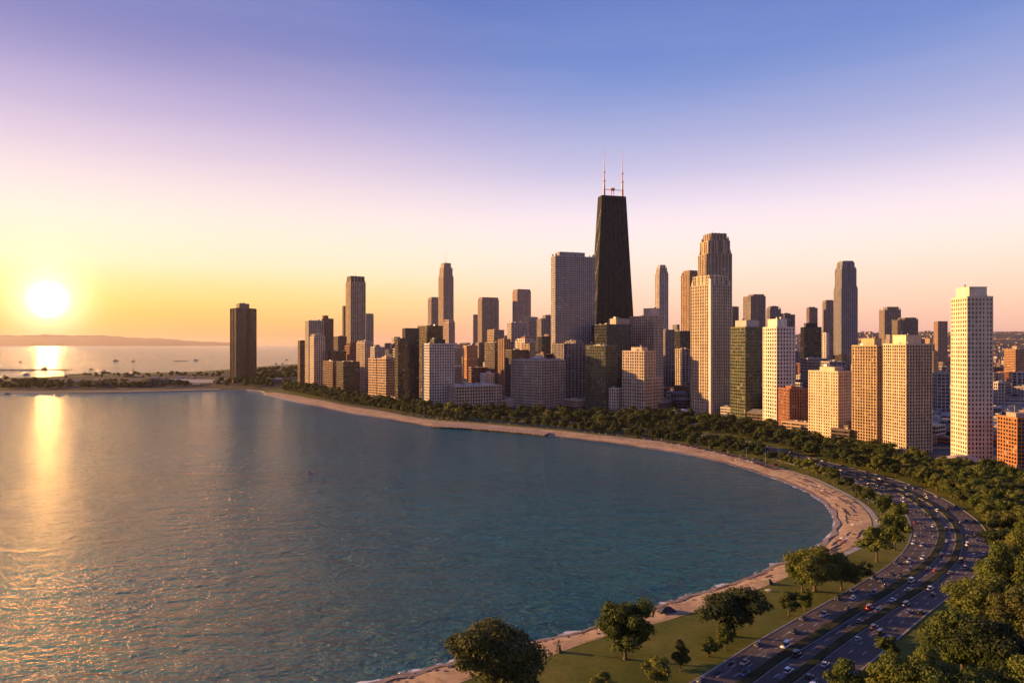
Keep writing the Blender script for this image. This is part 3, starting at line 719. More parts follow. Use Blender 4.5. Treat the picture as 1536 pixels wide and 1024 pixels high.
# ---- right foreground row
T('apartment_tower', 'tallest white apartment tower at the right with square windows and a boxy set-back top', 'tower', 1427,1451,1489,446,701, punch((.60,.53,.45), bay=3.3, fh=3.8, pw=1.35, sh=1.45, glass=(.06,.052,.05)), pent=(.14,.16,.10,.08,432), tiers=(), win=100, ant=((.5,.5,419,.35),), A=79)
T('apartment_tower', 'cream apartment tower with dark balconies, just left of the tallest white tower', 'tower', 1326,1359,1397,517,679, grid(cream, bay=3.1, fh=3.3, pw=.75, sd=.75, pd=.85, sh=.75), pent=(.18,.22,.20,.2,503), win=100, A=77)
T('apartment_tower', 'golden tan balcony tower with a blank side wall, left of the cream twin-topped tower', 'tower', 1279,1315,1330,519,666, grid(gold, bay=3.1, fh=3.3, pw=.7, sd=.75, pd=.85, sh=.7), pent=(.25,.02,.2,.25,508), win=100, A=77)
T('apartment_block', 'broad cream hotel-like block with punched windows and low roof box', 'building', 1213,1257,1281,558,658, punch(cream, bay=3.2, fh=3.4, pw=1.3, sh=1.35), pent=(.25,.2,.25,.25,551), win=100, A=72)
T('brick_building', 'red brick mid-rise in front of the white tower with a tall roof box', 'building', 1168,1184,1214,584,644, piers(brick, pw=1.5, pd=.25, bay=3.4), pent=(.2,.5,.2,.3,579), win=100, A=68)
T('apartment_tower', 'slim white tower with rounded corner bay rising behind the red brick mid-rise', 'tower', 1145,1165,1192,491,639, punch(white, bay=3.3, fh=3.4, pw=1.3, sh=1.3), pent=(.1,.35,.1,.2,479), win=100, A=70)
T('glass_tower', 'green and gold glass slab with horizontal bands, left of the slim white tower', 'tower', 1096,1118,1144,491,629, bands((.14,.13,.075), glass=g_green, bay=2.6, sd=.28, pd=.2, sh=.85, blinds=.12, rough=.08), pent=(.1,.15,.05,.2,481,(.40,.38,.36)), win=100, A=68)
T('residential_tower', 'tall pale-ribbed tower with a stepped top catching sun, in front of the crowned skyscraper', 'tower', 1037,1066,1096,427,622, S((.50,.43,.34), bay=2.6, fh=3.4, pw=.75, pd=.8, sh=.8, sd=.3, blinds=.15), tiers=((.06,.06,.12,.05,415),), win=100, A=66)
T('brick_building', 'orange brick block cut by the right edge of the picture', 'building', 1497,1526,1566,628,714, grid((.36,.15,.05), bay=3.2, fh=3.2, pw=.8, sd=.5, pd=.4, sh=.9), pent=(.1,.3,.2,.3,619,(.4,.3,.25)), win=100, A=80)
# ---- centre front row
T('apartment_block', 'stepped cream grid block at the centre with a lower wing in front', 'building', 934,966,983,527,618, grid((.44,.39,.33), bay=3.2, fh=3.5), base=(22,0,568), win=100, A=62, pent=(.2,.3,.2,.3,521))
T('low_building', 'small white gridded block tucked beside the stepped cream block', 'building', 914,924,934,583,615, grid(white, bay=3.6), win=60)
T('glass_tower', 'green glass tower with a golden sunlit top, left of the stepped cream block', 'tower', 879,908,926,519,614, bands((.13,.12,.08), glass=g_green, bay=2.4, sd=.25, pd=.2, sh=.7, blinds=.1, rough=.07), win=100, A=50)
T('apartment_block', 'wide pale grid block with a domed pavilion on its roof, behind the beach trees', 'building', 767,812,848,541,613.5, grid((.42,.38,.34), bay=3.0, fh=3.3, pw=.7, sh=.85), win=100, A=48)
T('low_building', 'long low cream block with gridded front and rooftop sheds', 'building', 661,684,752,580,613, grid((.50,.43,.35), bay=3.4, fh=3.6), win=100, A=38)
T('apartment_tower', 'white gridded slab tower with a dark cap near the shore', 'tower', 634,644,681,516,612.5, grid((.58,.57,.57), bay=3.0, fh=3.3, pw=.8, sh=.9), win=100, A=38, pent=(.25,.3,.2,.2,509,(.05,.045,.04)))
T('office_tower', 'dark tower with a gold-lit side wall, partly behind the white gridded slab', 'tower', 627,641,664,489,608, bands(dkbrown, glass=g_gold, bay=3, blinds=.05), A=44)
T('apartment_tower', 'dark brown gridded tower with an uneven stepped roof beside the shore', 'tower', 593,597,628,508,610, grid((.085,.065,.05), bay=3.1, fh=3.3, pw=.6, sh=.7, blinds=.2), win=100, A=34, tiers=((.35,0,0,.0,493),), kit=False)
T('apartment_block', 'twin-faced tan slab with lit balconies and a dark end by the shore', 'building', 566,579,594,538,604, bands((.50,.38,.27), bay=3.2, fh=3.3), win=100, A=46, pent=(.1,.5,.1,.4,535))
T('apartment_block', 'slim tan slab with pale balcony bands, leftmost of the twin shore slabs', 'building', 553,564,567,538,602, bands((.52,.40,.29), bay=3.2, fh=3.3), win=80, A=46)
T('apartment_block', 'dark brown block with an amber lit left side near the spit', 'building', 505,515,539,543,592, bands(dkbrown, bay=3, glass=g_dark), win=80, A=44)
T('apartment_block', 'brown brick block with banded windows at the far end of the tree row', 'building', 485,499,506,542,588, bands((.26,.15,.09), bay=3.2), win=80, A=44)
T('apartment_tower', 'pale stepped art-deco tower with a bright sunlit edge near the spit', 'tower', 465,471,487,506,585, piers((.52,.46,.40), bay=3.4, pd=.4), win=80, tiers=((.1,.2,.1,.1,502),), A=40)
T('apartment_tower', 'wide grey-white slab tower behind the pale stepped one near the spit', 'tower', 458,463,485,481,582, grid((.40,.38,.35), bay=3.4), A=36)
T('office_tower', 'brown slab tower with a red-edged roof box at the left end of the skyline', 'tower', 483,485,500,478,574, piers(brown, bay=3.2, pd=.3), A=33, pent=(.0,.5,.0,.2,473.5,(.2,.09,.06)))
T('apartment_tower', 'narrow dark brown tower at the very left end of the city', 'tower', 447,450,459,511,577, piers(brown, bay=3.6, pd=.3), A=40, tiers=())
T('apartment_block', 'stepped cream block with terraces between the brown and tan shore slabs', 'building', 535,547,560,515,588, grid((.46,.39,.33), bay=3.6), A=44, tiers=((.05,.1,.2,.1,512),))
T('apartment_block', 'terraced white block with rooftop gardens behind the twin tan slabs', 'building', 556,562,577,521,590, grid((.42,.40,.40), bay=3.6), A=40)
# ---- landmark row behind
T('office_tower', 'wide blue-grey gridded tower with flat top left of the black tapered skyscraper', 'tower', 827,833,892,384,603, grid((.34,.34,.37), bay=4.2, fh=4.2, pw=1.1, sh=1.2, glass=(.035,.04,.055)), A=26, tiers=((.12,.25,.1,.1,380.5),), kit=False)
T('office_tower', 'dark lobed glass block with rounded bays at the foot of the blue-grey gridded tower', 'building', 829,846,889,516,608, piers((.20,.19,.21), bay=7.0, pd=1.1, pw=2.4, sh=1.3, fh=4.6), A=44, tiers=((.45,.3,.1,.1,512),))
T('office_tower', 'dark glass block with a gold-lit left side in front of the black skyscraper', 'building', 888,910,946,487,607, curtain((.05,.05,.055), glass=(.022,.028,.040)), A=50, pent=(.45,.0,.1,.4,478,(.40,.33,.27)))
T('hotel_tower', 'cream ribbed tower with a raised flat crown right of the black skyscraper', 'tower', 945,981,994,474,604, grid((.50,.41,.32), bay=3.2, fh=3.5, pd=.7), A=62, pent=(.05,.1,.1,.55,463))
T('skyscraper', 'slim pale tower with a small stepped crown standing alone right of the black skyscraper', 'tower', 983,989,1002,410,560, piers((.42,.40,.42), bay=7.0, pd=1.1, pw=2.4, sh=1.3, fh=4.6), A=38, tiers=((.1,.1,.1,.1,403),(.22,.22,.22,.22,398)), kit=False)
T('skyscraper', 'brown ribbed tower with a set-back top left of the crowned skyscraper', 'tower', 1022,1034,1049,412,575, piers((.34,.24,.17), bay=7.0, pd=1.1, pw=2.4, sh=1.3, fh=4.6), A=50, tiers=((.12,.12,.12,.12,406.5),), kit=False)
T('skyscraper', 'tall stepped skyscraper with a brown mansard crown and corner turrets', 'tower', 1048,1066,1097,380,600, piers((.36,.30,.24), bay=7.0, pd=1.1, pw=2.4, sh=1.3, fh=4.6), A=56, tiers=((.06,.06,.06,.06,363),(.14,.14,.14,.14,352,S((.20,.14,.10), bay=30, pw=.5, pd=.1, sh=.4, fh=12, sd=.1, glass=(.12,.085,.06), blinds=0))), ant=((.2,.2,348,.8),(.8,.2,348,.8),(.2,.8,348,.8),(.8,.8,349,.8)), kit=False)
T('skyscraper', 'tall blue-grey skyscraper with tapering shoulders and twin masts at the right', 'tower', 1251,1262,1286,432,560, piers((.22,.23,.28), bay=7.0, pd=1.1, pw=2.4, sh=1.3, fh=4.6, glass=g_blue), A=60, tiers=((.05,.05,.05,.05,405),(.13,.13,.13,.13,396),(.2,.2,.2,.2,392.5)), ant=((.3,.4,388,.5),(.75,.5,388,.5)), kit=False)
T('skyscraper', 'tall faceted gold-grey tower with a dark cap standing over the left shore blocks', 'tower', 519,526,548,423,560, piers((.36,.31,.25), bay=7.0, pd=1.1, pw=2.4, sh=1.3, fh=4.6, sd=.25), A=36, tiers=((.05,.04,.06,.05,415,S((.06,.055,.05), bay=3, fh=4)),), ant=((.5,.5,404,.6),), kit=False)
T('office_tower', 'narrow brown wing hugging the left side of the faceted gold-grey tower', 'tower', 514,516,521,459,556, piers(brown, bay=7.0, pd=1.1, pw=2.4, sh=1.3, fh=4.6), A=36)
T('apartment_tower', 'plain grey tower attached right of the faceted gold-grey tower', 'tower', 546,549,560,472,552, piers(grey, bay=7.0, pd=1.1, pw=2.4, sh=1.3, fh=4.6), A=36, tiers=((.05,.05,.05,.05,470.5),), kit=False)
T('skyscraper', 'slender stepped spire tower with a thin mast on the left skyline', 'tower', 658,665,680,415,550, piers((.36,.30,.27), bay=7.0, pd=1.1, pw=2.4, sh=1.3, fh=4.6), A=42, tiers=((.07,.07,.07,.07,403),(.18,.18,.18,.18,395)), ant=((.5,.5,378,1.1),), kit=False)
T('office_tower', 'grey block tower with a notched top just left of the slender spire tower', 'tower', 642,647,659,449,545, piers(grey, bay=7.0, pd=1.1, pw=2.4, sh=1.3, fh=4.6), A=40, tiers=((.08,.08,.08,.08,446),), kit=False)
T('office_tower', 'thick grey tower with a scalloped top on the middle-left skyline', 'tower', 717,723,748,450,548, piers(mauve, bay=7.0, pd=1.1, pw=2.4, sh=1.3, fh=4.6), A=38, tiers=((.04,.04,.04,.04,446.5),), kit=False)
T('office_tower', 'thin dark tower leaning close to the left of the scalloped grey tower', 'tower', 710,713,718,472,545, piers(grey, bay=7.0, pd=1.1, pw=2.4, sh=1.3, fh=4.6), A=40)
T('office_tower', 'plain rosy square tower rising alone on the middle skyline', 'tower', 769,776,796,437,548, piers((.38,.30,.28), bay=7.0, pd=1.1, pw=2.4, sh=1.3, fh=4.6, sd=.1), A=40, tiers=((.04,.04,.04,.04,434.5),), kit=False)
T('apartment_tower', 'narrow white tower with sunlit crown in front of the slender spire tower', 'tower', 665,673,682,484,575, grid((.46,.38,.34), bay=3.2), A=46, tiers=((.1,.1,.1,.1,480),), kit=False)
T('office_block', 'wide pale grid slab below the plain rosy square tower', 'building', 761,767,791,484,570, grid((.38,.36,.36), bay=3.8), A=36)
T('office_block', 'grey slab with projecting roof plates left of the blue-grey gridded tower', 'building', 786,793,808,479,562, bands((.34,.30,.29), bay=4), A=40, tiers=((0,.1,0,.1,476),))
T('office_block', 'dark-grey twin block beside the left edge of the blue-grey gridded tower', 'building', 806,812,828,478,566, piers((.27,.25,.26), bay=7.0, pd=1.1, pw=2.4, sh=1.3, fh=4.6), A=40, tiers=((.4,.0,.0,.3,473),))
T('office_block', 'tan block with a lit left edge above the brown podium block', 'building', 731,741,756,495,572, bands((.36,.27,.19), bay=4), A=44)
T('office_block', 'brown podium block with broad dark bands in the middle distance', 'building', 727,742,761,514,588, bands((.16,.12,.10), bay=4), A=46)
T('office_tower', 'slim brown tower with a gold-lit top corner behind the domed grid block', 'building', 748,756,765,509,590, piers((.30,.21,.15), bay=7.0, pd=1.1, pw=2.4, sh=1.3, fh=4.6), A=46)
T('hotel_building', 'white stepped hotel with a red pavilion roof behind the domed grid block', 'building', 773,787,803,513,592, grid((.52,.49,.47), bay=3.2), A=48, tiers=((.08,.08,.08,.08,508.5),), pent=(.3,.3,.3,.3,505,(.34,.13,.08)))
T('office_block', 'dark block between the white stepped hotel and the blue-grey gridded tower', 'building', 806,813,829,505,585, curtain((.05,.05,.05)), A=42)
T('office_tower', 'dark grey box tower on the skyline behind the green and gold glass slab', 'tower', 1115,1126,1148,444,555, piers((.22,.21,.22), bay=7.0, pd=1.1, pw=2.4, sh=1.3, fh=4.6), A=54, tiers=((.3,.0,.2,.1,442),), kit=False)
T('office_tower', 'slate tower with a blunt top behind the slim white tower', 'tower', 1150,1155,1171,464,560, piers((.20,.20,.24), bay=7.0, pd=1.1, pw=2.4, sh=1.3, fh=4.6), A=52, tiers=((.1,.2,.1,.2,460),))
T('office_tower', 'charcoal tower with stepped shoulders right of the slate tower', 'tower', 1170,1177,1192,472,562, piers((.13,.13,.15), bay=7.0, pd=1.1, pw=2.4, sh=1.3, fh=4.6), A=54, tiers=((.0,.4,.1,.1,470.5),))
T('office_tower', 'small dark slab just right of the tall pale-ribbed tower', 'tower', 1094,1099,1108,460,556, curtain((.09,.09,.11)), A=54)
T('office_tower', 'plum coloured narrow tower over the black glass block', 'tower', 1210,1214,1226,462,550, piers((.22,.17,.18), bay=7.0, pd=1.1, pw=2.4, sh=1.3, fh=4.6), A=54, tiers=((.0,.3,.0,.3,461),))
T('office_block', 'black glass block with a slatted crown and reflections on its side', 'building', 1201,1206,1232,491,590, curtain((.04,.04,.05), glass=(.014,.016,.022)), A=54, pent=(.15,.2,.15,.2,485,(.04,.04,.045)))
T('office_tower', 'narrow grey tower left of the tall blue-grey skyscraper', 'tower', 1234,1239,1250,452,550, piers((.24,.22,.22), bay=7.0, pd=1.1, pw=2.4, sh=1.3, fh=4.6), A=56, tiers=((.04,.04,.04,.04,450.5),), kit=False)
T('office_tower', 'grey tower with a stepped crest right of the blue-grey skyscraper', 'tower', 1319,1327,1351,465,550, piers((.26,.22,.21), bay=7.0, pd=1.1, pw=2.4, sh=1.3, fh=4.6), A=60, tiers=((.2,.1,.1,.2,461),))
T('office_tower', 'squat dark tower with an orange-lit wall above the cream twin towers', 'tower', 1338,1351,1377,480,556, bands((.20,.16,.14), bay=4), A=64, tiers=((.3,.05,.1,.1,477),))
T('office_tower', 'cylindrical-looking fluted tan tower left of the tallest white tower', 'tower', 1401,1407,1421,482,548, piers((.34,.25,.20), bay=7.0, pd=1.1, pw=2.4, sh=1.3, fh=4.6), A=66)
T('apartment_block', 'small orange-lit block on the hillside town at the far right', 'building', 1507,1523,1537,524,572, bands((.40,.24,.14), bay=3.4), A=78)
T('apartment_block', 'white terraced block right of the tallest white tower', 'building', 1491,1497,1506,574,622, grid((.40,.38,.38), bay=3.4), A=76)
T('office_block', 'low grey office block in the gap behind the red brick mid-rise', 'building', 1201,1212,1240,538,612, bands((.30,.27,.27), bay=4), A=62)
T('office_block', 'blue-roofed grey block behind the broad cream hotel-like block', 'building', 1232,1244,1268,543,618, grid((.28,.27,.30), bay=4), A=64)
T('office_block', 'dark mid-rise left of the tall pale-ribbed tower', 'building', 1012,1020,1036,497,590, curtain((.06,.05,.05)), A=54)
T('apartment_block', 'pale fluted mid-rise in the gap left of the tall pale-ribbed tower', 'building', 1014,1023,1038,524,598, piers((.36,.33,.32), bay=7.0, pd=1.1, pw=2.4, sh=1.3, fh=4.6), A=54)
T('office_tower', 'slate mid-rise behind the cream ribbed tower', 'building', 993,998,1011,495,585, piers((.24,.22,.23), bay=7.0, pd=1.1, pw=2.4, sh=1.3, fh=4.6), A=48)
T('apartment_block', 'grey block with white balconies between the cream twin towers and the tallest tower', 'building', 1398,1406,1424,560,628, grid((.34,.32,.33), bay=4), A=74)
# bright corner pier of the tall pale-ribbed tower
def corner_pier():
    o = [o for o in COL.objects if o.get('label','').startswith('tall pale-ribbed')][0]; h = ztop(419, o.location.y)-o.location.z
    m = MB(); m.box(-1.6, 2.2, -1.4, 2.6, 0, h); m.box(-1.9, 2.5, -1.7, 2.9, h, h+1.2); m.build('corner_pier', wall_mat((.62,.54,.52), .7, .1), o)
corner_pier()
# ---- dome pavilion on the wide grid block
def dome_pavilion():
    blk = [o for o in COL.objects if o.get('label','').startswith('wide pale grid block')][0]
    C, rz, Lx, Ly = place(767,812,848,613.5,48); z = ztop(541, C.y)-C.z+.4
    m = MB(); m.cyl(Lx*.5, Ly*.5, 12, 12, z, z+3.2, 20); m.cyl(Lx*.5, Ly*.5, 13.5, 13.5, z+3.2, z+4.0, 20); m.dome(Lx*.5, Ly*.5, 9, z+4.0, 3.6, 20)
    m.build('dome', wall_mat((.55,.48,.42), .7), blk)
    m = MB(); m.box(Lx*.1, Lx*.9, Ly*.08, Ly*.2, z, z+2.6); m.box(Lx*.02, Lx*.2, Ly*.3, Ly*.9, z, z+2.2); m.build('roof_terrace', M_roofp, blk)
dome_pavilion()
# ---- the black tapered skyscraper
def black_tower():
    yb = 600; C, rz, Lx, Ly = place(879,889,957,yb,0)
    root = empty('skyscraper', C, rz, 'black tapered skyscraper with crossed braces and two tall pink masts', 'tower')
    zt = ztop(294, C.y+20)-C.z; ft = .52
    cx, cy = Lx/2, Ly/2
    def lev(z):
        s = 1-(1-ft)*z/zt; return cx-cx*s, cx+cx*s, cy-cy*s, cy+cy*s
    def poly(z, g=0): x0,x1,y0,y1 = lev(z); return [(x0-g,y0-g),(x1+g,y0-g),(x1+g,y1+g),(x0-g,y1+g)]
    gm = glass_mat((.008,.009,.013), .25, (3.2,3.6), .15, .0, .3); bm = wall_mat((.009,.010,.014), .6, .05)
    m = MB(); m.prism(poly(0), 0, zt, poly(zt)); m.build('glazing', gm, root)
    m = MB(); nf = 96
    for k in range(1, nf+1):
        z = zt*k/nf; m.prism(poly(z, .10), z-1.1, z, poly(z, .10))
    for z0, z1 in ((zt-26, zt-21), (zt-4, zt+.6), (zt*.42, zt*.42+4)): m.prism(poly(z0,.25), z0, z1, poly(z1,.25))
    m.build('floor_band', bm, root)
    def P(face, s, z):
        x0,x1,y0,y1 = lev(z); e = .35
        return {'x0': (x0-e, y0+(y1-y0)*s, z), 'x1': (x1+e, y0+(y1-y0)*s, z), 'y0': (x0+(x1-x0)*s, y0-e, z), 'y1': (x0+(x1-x0)*s, y1+e, z)}[face]
    col = MB(); br = MB()
    for f in ('x0','x1','y0','y1'):
        for k in range(7): col.bar(P(f, k/6, 0), P(f, k/6, zt), 1.3)
        lv = [0, .19, .365, .53, .68, .815, .93]
        for a, b in zip(lv[:-1], lv[1:]):
            br.bar(P(f, 0, a*zt), P(f, 1, b*zt), 1.5); br.bar(P(f, 1, a*zt), P(f, 0, b*zt), 1.5)
    col.build('column', bm, root); br.build('cross_brace', wall_mat((.022,.022,.027), .5, .05), root)
    x0,x1,y0,y1 = lev(zt)
    m = MB(); m.box(x0+1, x1-1, y0+1, y1-1, zt+.1, zt+1.0); m.build('roof', M_dark, root)
    pink = plain('mast_paint', (.62,.26,.20), .5, 0, .1); whit = plain('mast_white', (.62,.50,.48), .5, 0, .1)
    Yr = C.y+30
    def rx(xp, fy):      # local x so that the mast stands over column xp of the photograph
        wy = Yr; best = None
        for i in range(101):
            lx = x0+(x1-x0)*i/100; ly = y0+(y1-y0)*fy
            w = C + Vector((math.cos(rz)*lx-math.sin(rz)*ly, math.sin(rz)*lx+math.cos(rz)*ly, 0)); e = abs(CX+F*w.x/w.y-xp)
            if best is None or e < best[0]: best = (e, lx, ly)
        return best[1], best[2]
    for xp in (906.3, 933.6):
        lx, ly = rx(xp, .5); zz = lambda y: ztop(y, Yr)-C.z
        m = MB()
        segs = [(zt, 2.6, 2.2, 284), (None, 2.2, 1.5, 272.5), (None, 1.25, 1.0, 259), (None, .85, .6, 240), (None, .40, .15, 220)]
        z = zt
        for q, (_, r0, r1, yy) in enumerate(segs):
            m.cur = q % 2; m.cyl(lx, ly, r0, r1, z, zz(yy), 8); m.cur = (q+1) % 2
            if q in (1, 2): m.cyl(lx, ly, r1+1.9, r1+1.9, zz(yy)-.5, zz(yy)+.3, 8)
            z = zz(yy)
        m.build('mast', [pink, whit], root)
        # guy struts at the foot
    lx, ly = rx(918.5, .5); m = MB(); z = ztop(286, Yr)-C.z; zc = ztop(282.5, Yr)-C.z
    m.box(lx-4, lx+4, ly-3, ly+3, z, zc); m.box(lx-3, lx-1.8, ly-.6, ly+.6, zt, z); m.box(lx+1.8, lx+3, ly-.6, ly+.6, zt, z)
    a = rx(907, .5); b = rx(933, .5); m.bar((a[0], a[1], z+1.5), (b[0], b[1], z+1.5), 1.0); m.build('mast_bridge', pink, root)
    FOOT.append((C.x+30, C.y+45, 55, rz, Lx, Ly, C.x, C.y)); print('BLACK', Lx, Ly, zt)
black_tower()
# ---- three-lobed lake tower
def lake_tower():
    Y = 110*F/(573-YH); cxp = 363.5; c = at(cxp, Y); root = empty('lakeside_tower', c, R(10), 'lone bronze three-lobed tower standing on the spit by the lake', 'tower')
    zt = ztop(463, Y)-c.z; w = 20.5*Y/F
    pts = []
    for i in range(72):
        t = 2*math.pi*i/72; r = w*(.80+.20*math.cos(3*(t-.5))); pts.append((r*math.cos(t), r*math.sin(t)))
    root_m = glass_mat((.055,.04,.028), .16, (2.4,3.2), .8, .12); fm = wall_mat((.15,.10,.065), .45, .25, metal=.3)
    m = MB(); m.prism(pts, 0, zt); m.build('glazing', root_m, root)
    m = MB()
    for i, p in enumerate(pts):
        m.bar((p[0]*1.004, p[1]*1.004, 0), (p[0]*1.004, p[1]*1.004, zt+.4), .8 if i % 6 else 1.6)
    m.build('mullion', fm, root)
    m = MB(); nf = 70
    for k in range(1, nf+1):
        z = zt*k/nf; m.prism([(p[0]*1.006, p[1]*1.006) for p in pts], z-.9, z)
    m.build('floor_band', fm, root)
    m = MB(); q = [(p[0]*.5, p[1]*.5) for p in pts]; zz = ztop(455.5, Y)-c.z
    m.prism(q, zt, zz); m.prism([(p[0]*.93, p[1]*.93) for p in pts], zt, zt+1.2); p = m.build('penthouse', wall_mat((.22,.17,.13), .8), root)
    roof_kit(p, -8, 8, -8, 8, zz, random.Random(4), 2.0)
    m = MB(); m.prism([(p[0]*1.5, p[1]*1.4) for p in pts], 0, 7); m.build('podium', wall_mat((.25,.18,.13)), root)
lake_tower()
# ------------------------------------------------------------------ the rest of the city
def front_clear(x, y):
    for (cx, cy, rr, *_) in FOOT:
        if (cx-x)**2+(cy-y)**2 < (rr+FR)**2: return False
    return True
COLS = [('pale grey',(.36,.35,.35)),('tan',(.38,.29,.21)),('cream',(.46,.39,.31)),('red brick',(.26,.12,.08)),('dark brown',(.13,.09,.07)),('charcoal',(.09,.09,.10)),('white',(.54,.52,.50)),('mauve grey',(.28,.24,.24)),('rust',(.34,.18,.10)),('blue-grey',(.20,.22,.26))]
LAND = sorted([(px(Vector((f[0],f[1],60)))[0], f[1], None) for f in FOOT])
MARK = []
for o in list(COL.objects):
    if o.type == 'EMPTY' and o.get('category') in ('tower','building') and o.location.y > 500:
        MARK.append((px(o.location)[0], o.location.y, o['label']))
SHORT = {}
def short(lb):
    w = lb.split(' with ')[0].split(' rising ')[0].split(' in front ')[0].split(' behind ')[0].split(' standing ')[0].split(' catching ')[0].split(', ')[0].split(' at the ')[0].split(' on the ')[0].split(' left of')[0].split(' right of')[0].split(' near ')[0].split(' cut by')[0].split(' hugging')[0].split(' attached')[0].split(' leaning')[0].split(' tucked')[0].split(' between')[0].split(' over the')[0].split(' above')[0].split(' below')[0].split(' beside')[0].split(' in the')[0].split(' just')[0].split(' by the')[0]
    return w
seen_labels = {}
def city_block(x, y, w, d, h, rz, z, r, idx):
    ci = r.choices(range(len(COLS)), [6,5,5,4,4,3,5,5,2,4])[0]; cn, c = COLS[ci]
    c = tuple(round(v*f, 3) for v, f in zip(c, [r.choice((.85, 1.0, 1.15))]*3))
    fac = r.choice((grid, punch, bands, piers, bands))
    st = fac(c, bay=r.choice((3.4, 4.2, 5.0)), fh=r.choice((3.4, 3.8)))
    if ci in (5, 9) and r.random() < .5: st = curtain(c)
    st = dict(st); k_ = 1.25 if y < 1400 else 1.6
    for q in ('fh', 'bay', 'pw', 'sh'): st[q] *= k_
    st['mech'] = h > 50; st['pd'] *= 1.4; st['sd'] *= 1.4; st['blinds'] = .07
    kind = 'low_building' if h < 28 else ('apartment_block' if h < 90 else 'office_tower')
    root = empty(kind, (x, y, z), rz)
    roofm = r.choice((M_roof, M_roof, M_roofp, wall_mat((.26,.14,.09), .9, .3, .2, False)))
    L_shape = r.random() < .25 and h < 60
    if L_shape:
        body(root, st, -w/2, w/2, -d/2, 0, 0, h, r=r, roofm=roofm); body(root, st, -w/2, 0, .5, d/2, 0, h*.75, r=r, roofm=roofm, kit=False)
    else:
        body(root, st, -w/2, w/2, -d/2, d/2, 0, h, r=r, roofm=roofm, kit=.7 if y < 1600 else .25)
        if h > 50 and r.random() < .55:
            hh = h*r.uniform(1.05, 1.2) if h > 90 else h+6; s = r.uniform(.55, .85)
            body(root, st, -w/2*s, w/2*s, -d/2*s, d/2*s, h+.35, hh, r=r, kit=False, roofm=roofm)
        elif r.random() < .6:
            m = MB(); a = w*r.uniform(.2,.35); b = d*r.uniform(.2,.35); ox = r.uniform(-.2,.2)*w; oy = r.uniform(-.2,.2)*d
            m.box(ox-a/2, ox+a/2, oy-b/2, oy+b/2, h+.3, h+r.uniform(3,5.5)); m.build('stair_tower', wall_mat(c), root)
        if h < 28 and r.random() < .25:
            m = MB(); m.prism([(-w/2,-d/2),(w/2,-d/2),(w/2,d/2),(-w/2,d/2)], h+1.1, h+1.1+w*.18, [(-w/2*.1,-d/2*.85),(w/2*.1,-d/2*.85),(w/2*.1,d/2*.85),(-w/2*.1,d/2*.85)]); m.build('pitched_roof', roofm, root)
    xp = px(Vector((x, y, h)))[0]
    # nearest landmark to name it by
    best = min(MARK, key=lambda m: abs(m[0]-xp)+abs(m[1]-y)*.02); rel = 'behind the' if y > best[1]+20 else 'in front of the'
    side = "left of and " if xp < best[0]-14 else ("right of and " if xp > best[0]+14 else "")
    hw = 'low' if h < 16 else 'small' if h < 28 else 'mid-height' if h < 60 else 'tall' if h < 110 else 'very tall'
    dist = '' if y < 1500 else 'far ' if y < 2300 else 'distant '
    sh = ' '.join(short(best[2]).split()[:5]); dist = '' if 'very' in hw else dist
    lb = f"{dist}{hw} {cn} {'building' if h<28 else 'block' if h<90 else 'tower'} {side}{rel} {sh}"
    seen_labels.setdefault(lb, []).append(root)
    tag(root, lb, 'building' if h < 90 else 'tower')
    FOOT.append((x, y, .5*math.hypot(w, d), rz, w, d, x, y))
rc = random.Random(21); placed = 0; tries = 0; FR = 5.0
ENV = [(430,520),(520,500),(560,486),(640,482),(690,480),(705,484),(760,486),(830,478),(900,480),(1000,486),(1090,478),(1200,484),(1240,482),(1300,486),(1390,486),(1425,494),(1490,508),(1600,516)]
def env(x):
    for (a,b),(c,d) in zip(ENV[:-1], ENV[1:]):
        if a <= x <= c: return b+(d-b)*(x-a)/(c-a)
    return 520
ZONES = [(270, 740, 1250), (130, 1250, 1900), (110, 1900, 3200)]
for cnt, Y0, Y1 in ZONES:
    n = 0; tries = 0
    while n < cnt and tries < 14000:
        tries += 1
        xp = rc.uniform(440, 1580) if Y0 < 1900 else rc.uniform(500, 1560); Y = rc.uniform(Y0, Y1)
        X = (xp-CX)/F*Y; yb = YH+H*F/Y
        if yb > front_y(xp)-2.5: continue
        w = rc.uniform(14, 32); d = rc.uniform(14, 38)
        if Y > 1250: w *= 1.15; d *= 1.15
        if Y0 < 1200:
            h = rc.choice((8, 10, 12, 14, 18, 22, 30) if not (650 < xp < 1240 and Y > 1000) else (12, 16, 22, 30, 38, 46)) * rc.uniform(.85, 1.15)
            if Y < 900 : h = min(h, 20)
            if yb > front_y(xp)-9: h = min(h, 12)
        elif Y0 < 1800: h = rc.uniform(15, 60) if rc.random() < .7 else rc.uniform(60, 105)
        else: h = rc.uniform(25, 90) if rc.random() < .45 else rc.uniform(90, 150)
        if xp > 1395: h *= .5 if Y < 1900 else .3
        if 1000 < xp < 1040 and Y < 1900: h *= .5
        z = max(1.5, terr(X, Y))-.3
        hmax = ztop(env(xp)+rc.uniform(0, 12), Y)-z
        h = min(h, hmax)
        if h < 7: continue
        FR = 5.0 if Y < 1300 else 6.0
        rr = .5*math.hypot(w, d)
        ok = all((f[0]-X)**2+(f[1]-Y)**2 > (f[2]*.70+rr*.74+2)**2 for f in FOOT)
        if not ok: continue
        rz = R(38)+rc.choice((0, 0, R(90)))+rc.uniform(-.04, .04)
        city_block(X, Y, w, d, h, rz, z, rc, n); n += 1
    print('zone', Y0, n)
for lb, os_ in seen_labels.items():
    if len(os_) > 1:
        os_.sort(key=lambda o: o.location.y)
        if len(os_) == 2:
            os_[0]['label'] = 'nearer '+lb; os_[1]['label'] = 'farther '+lb
        else:
            for o in os_: o['group'] = 'look-alike '+lb
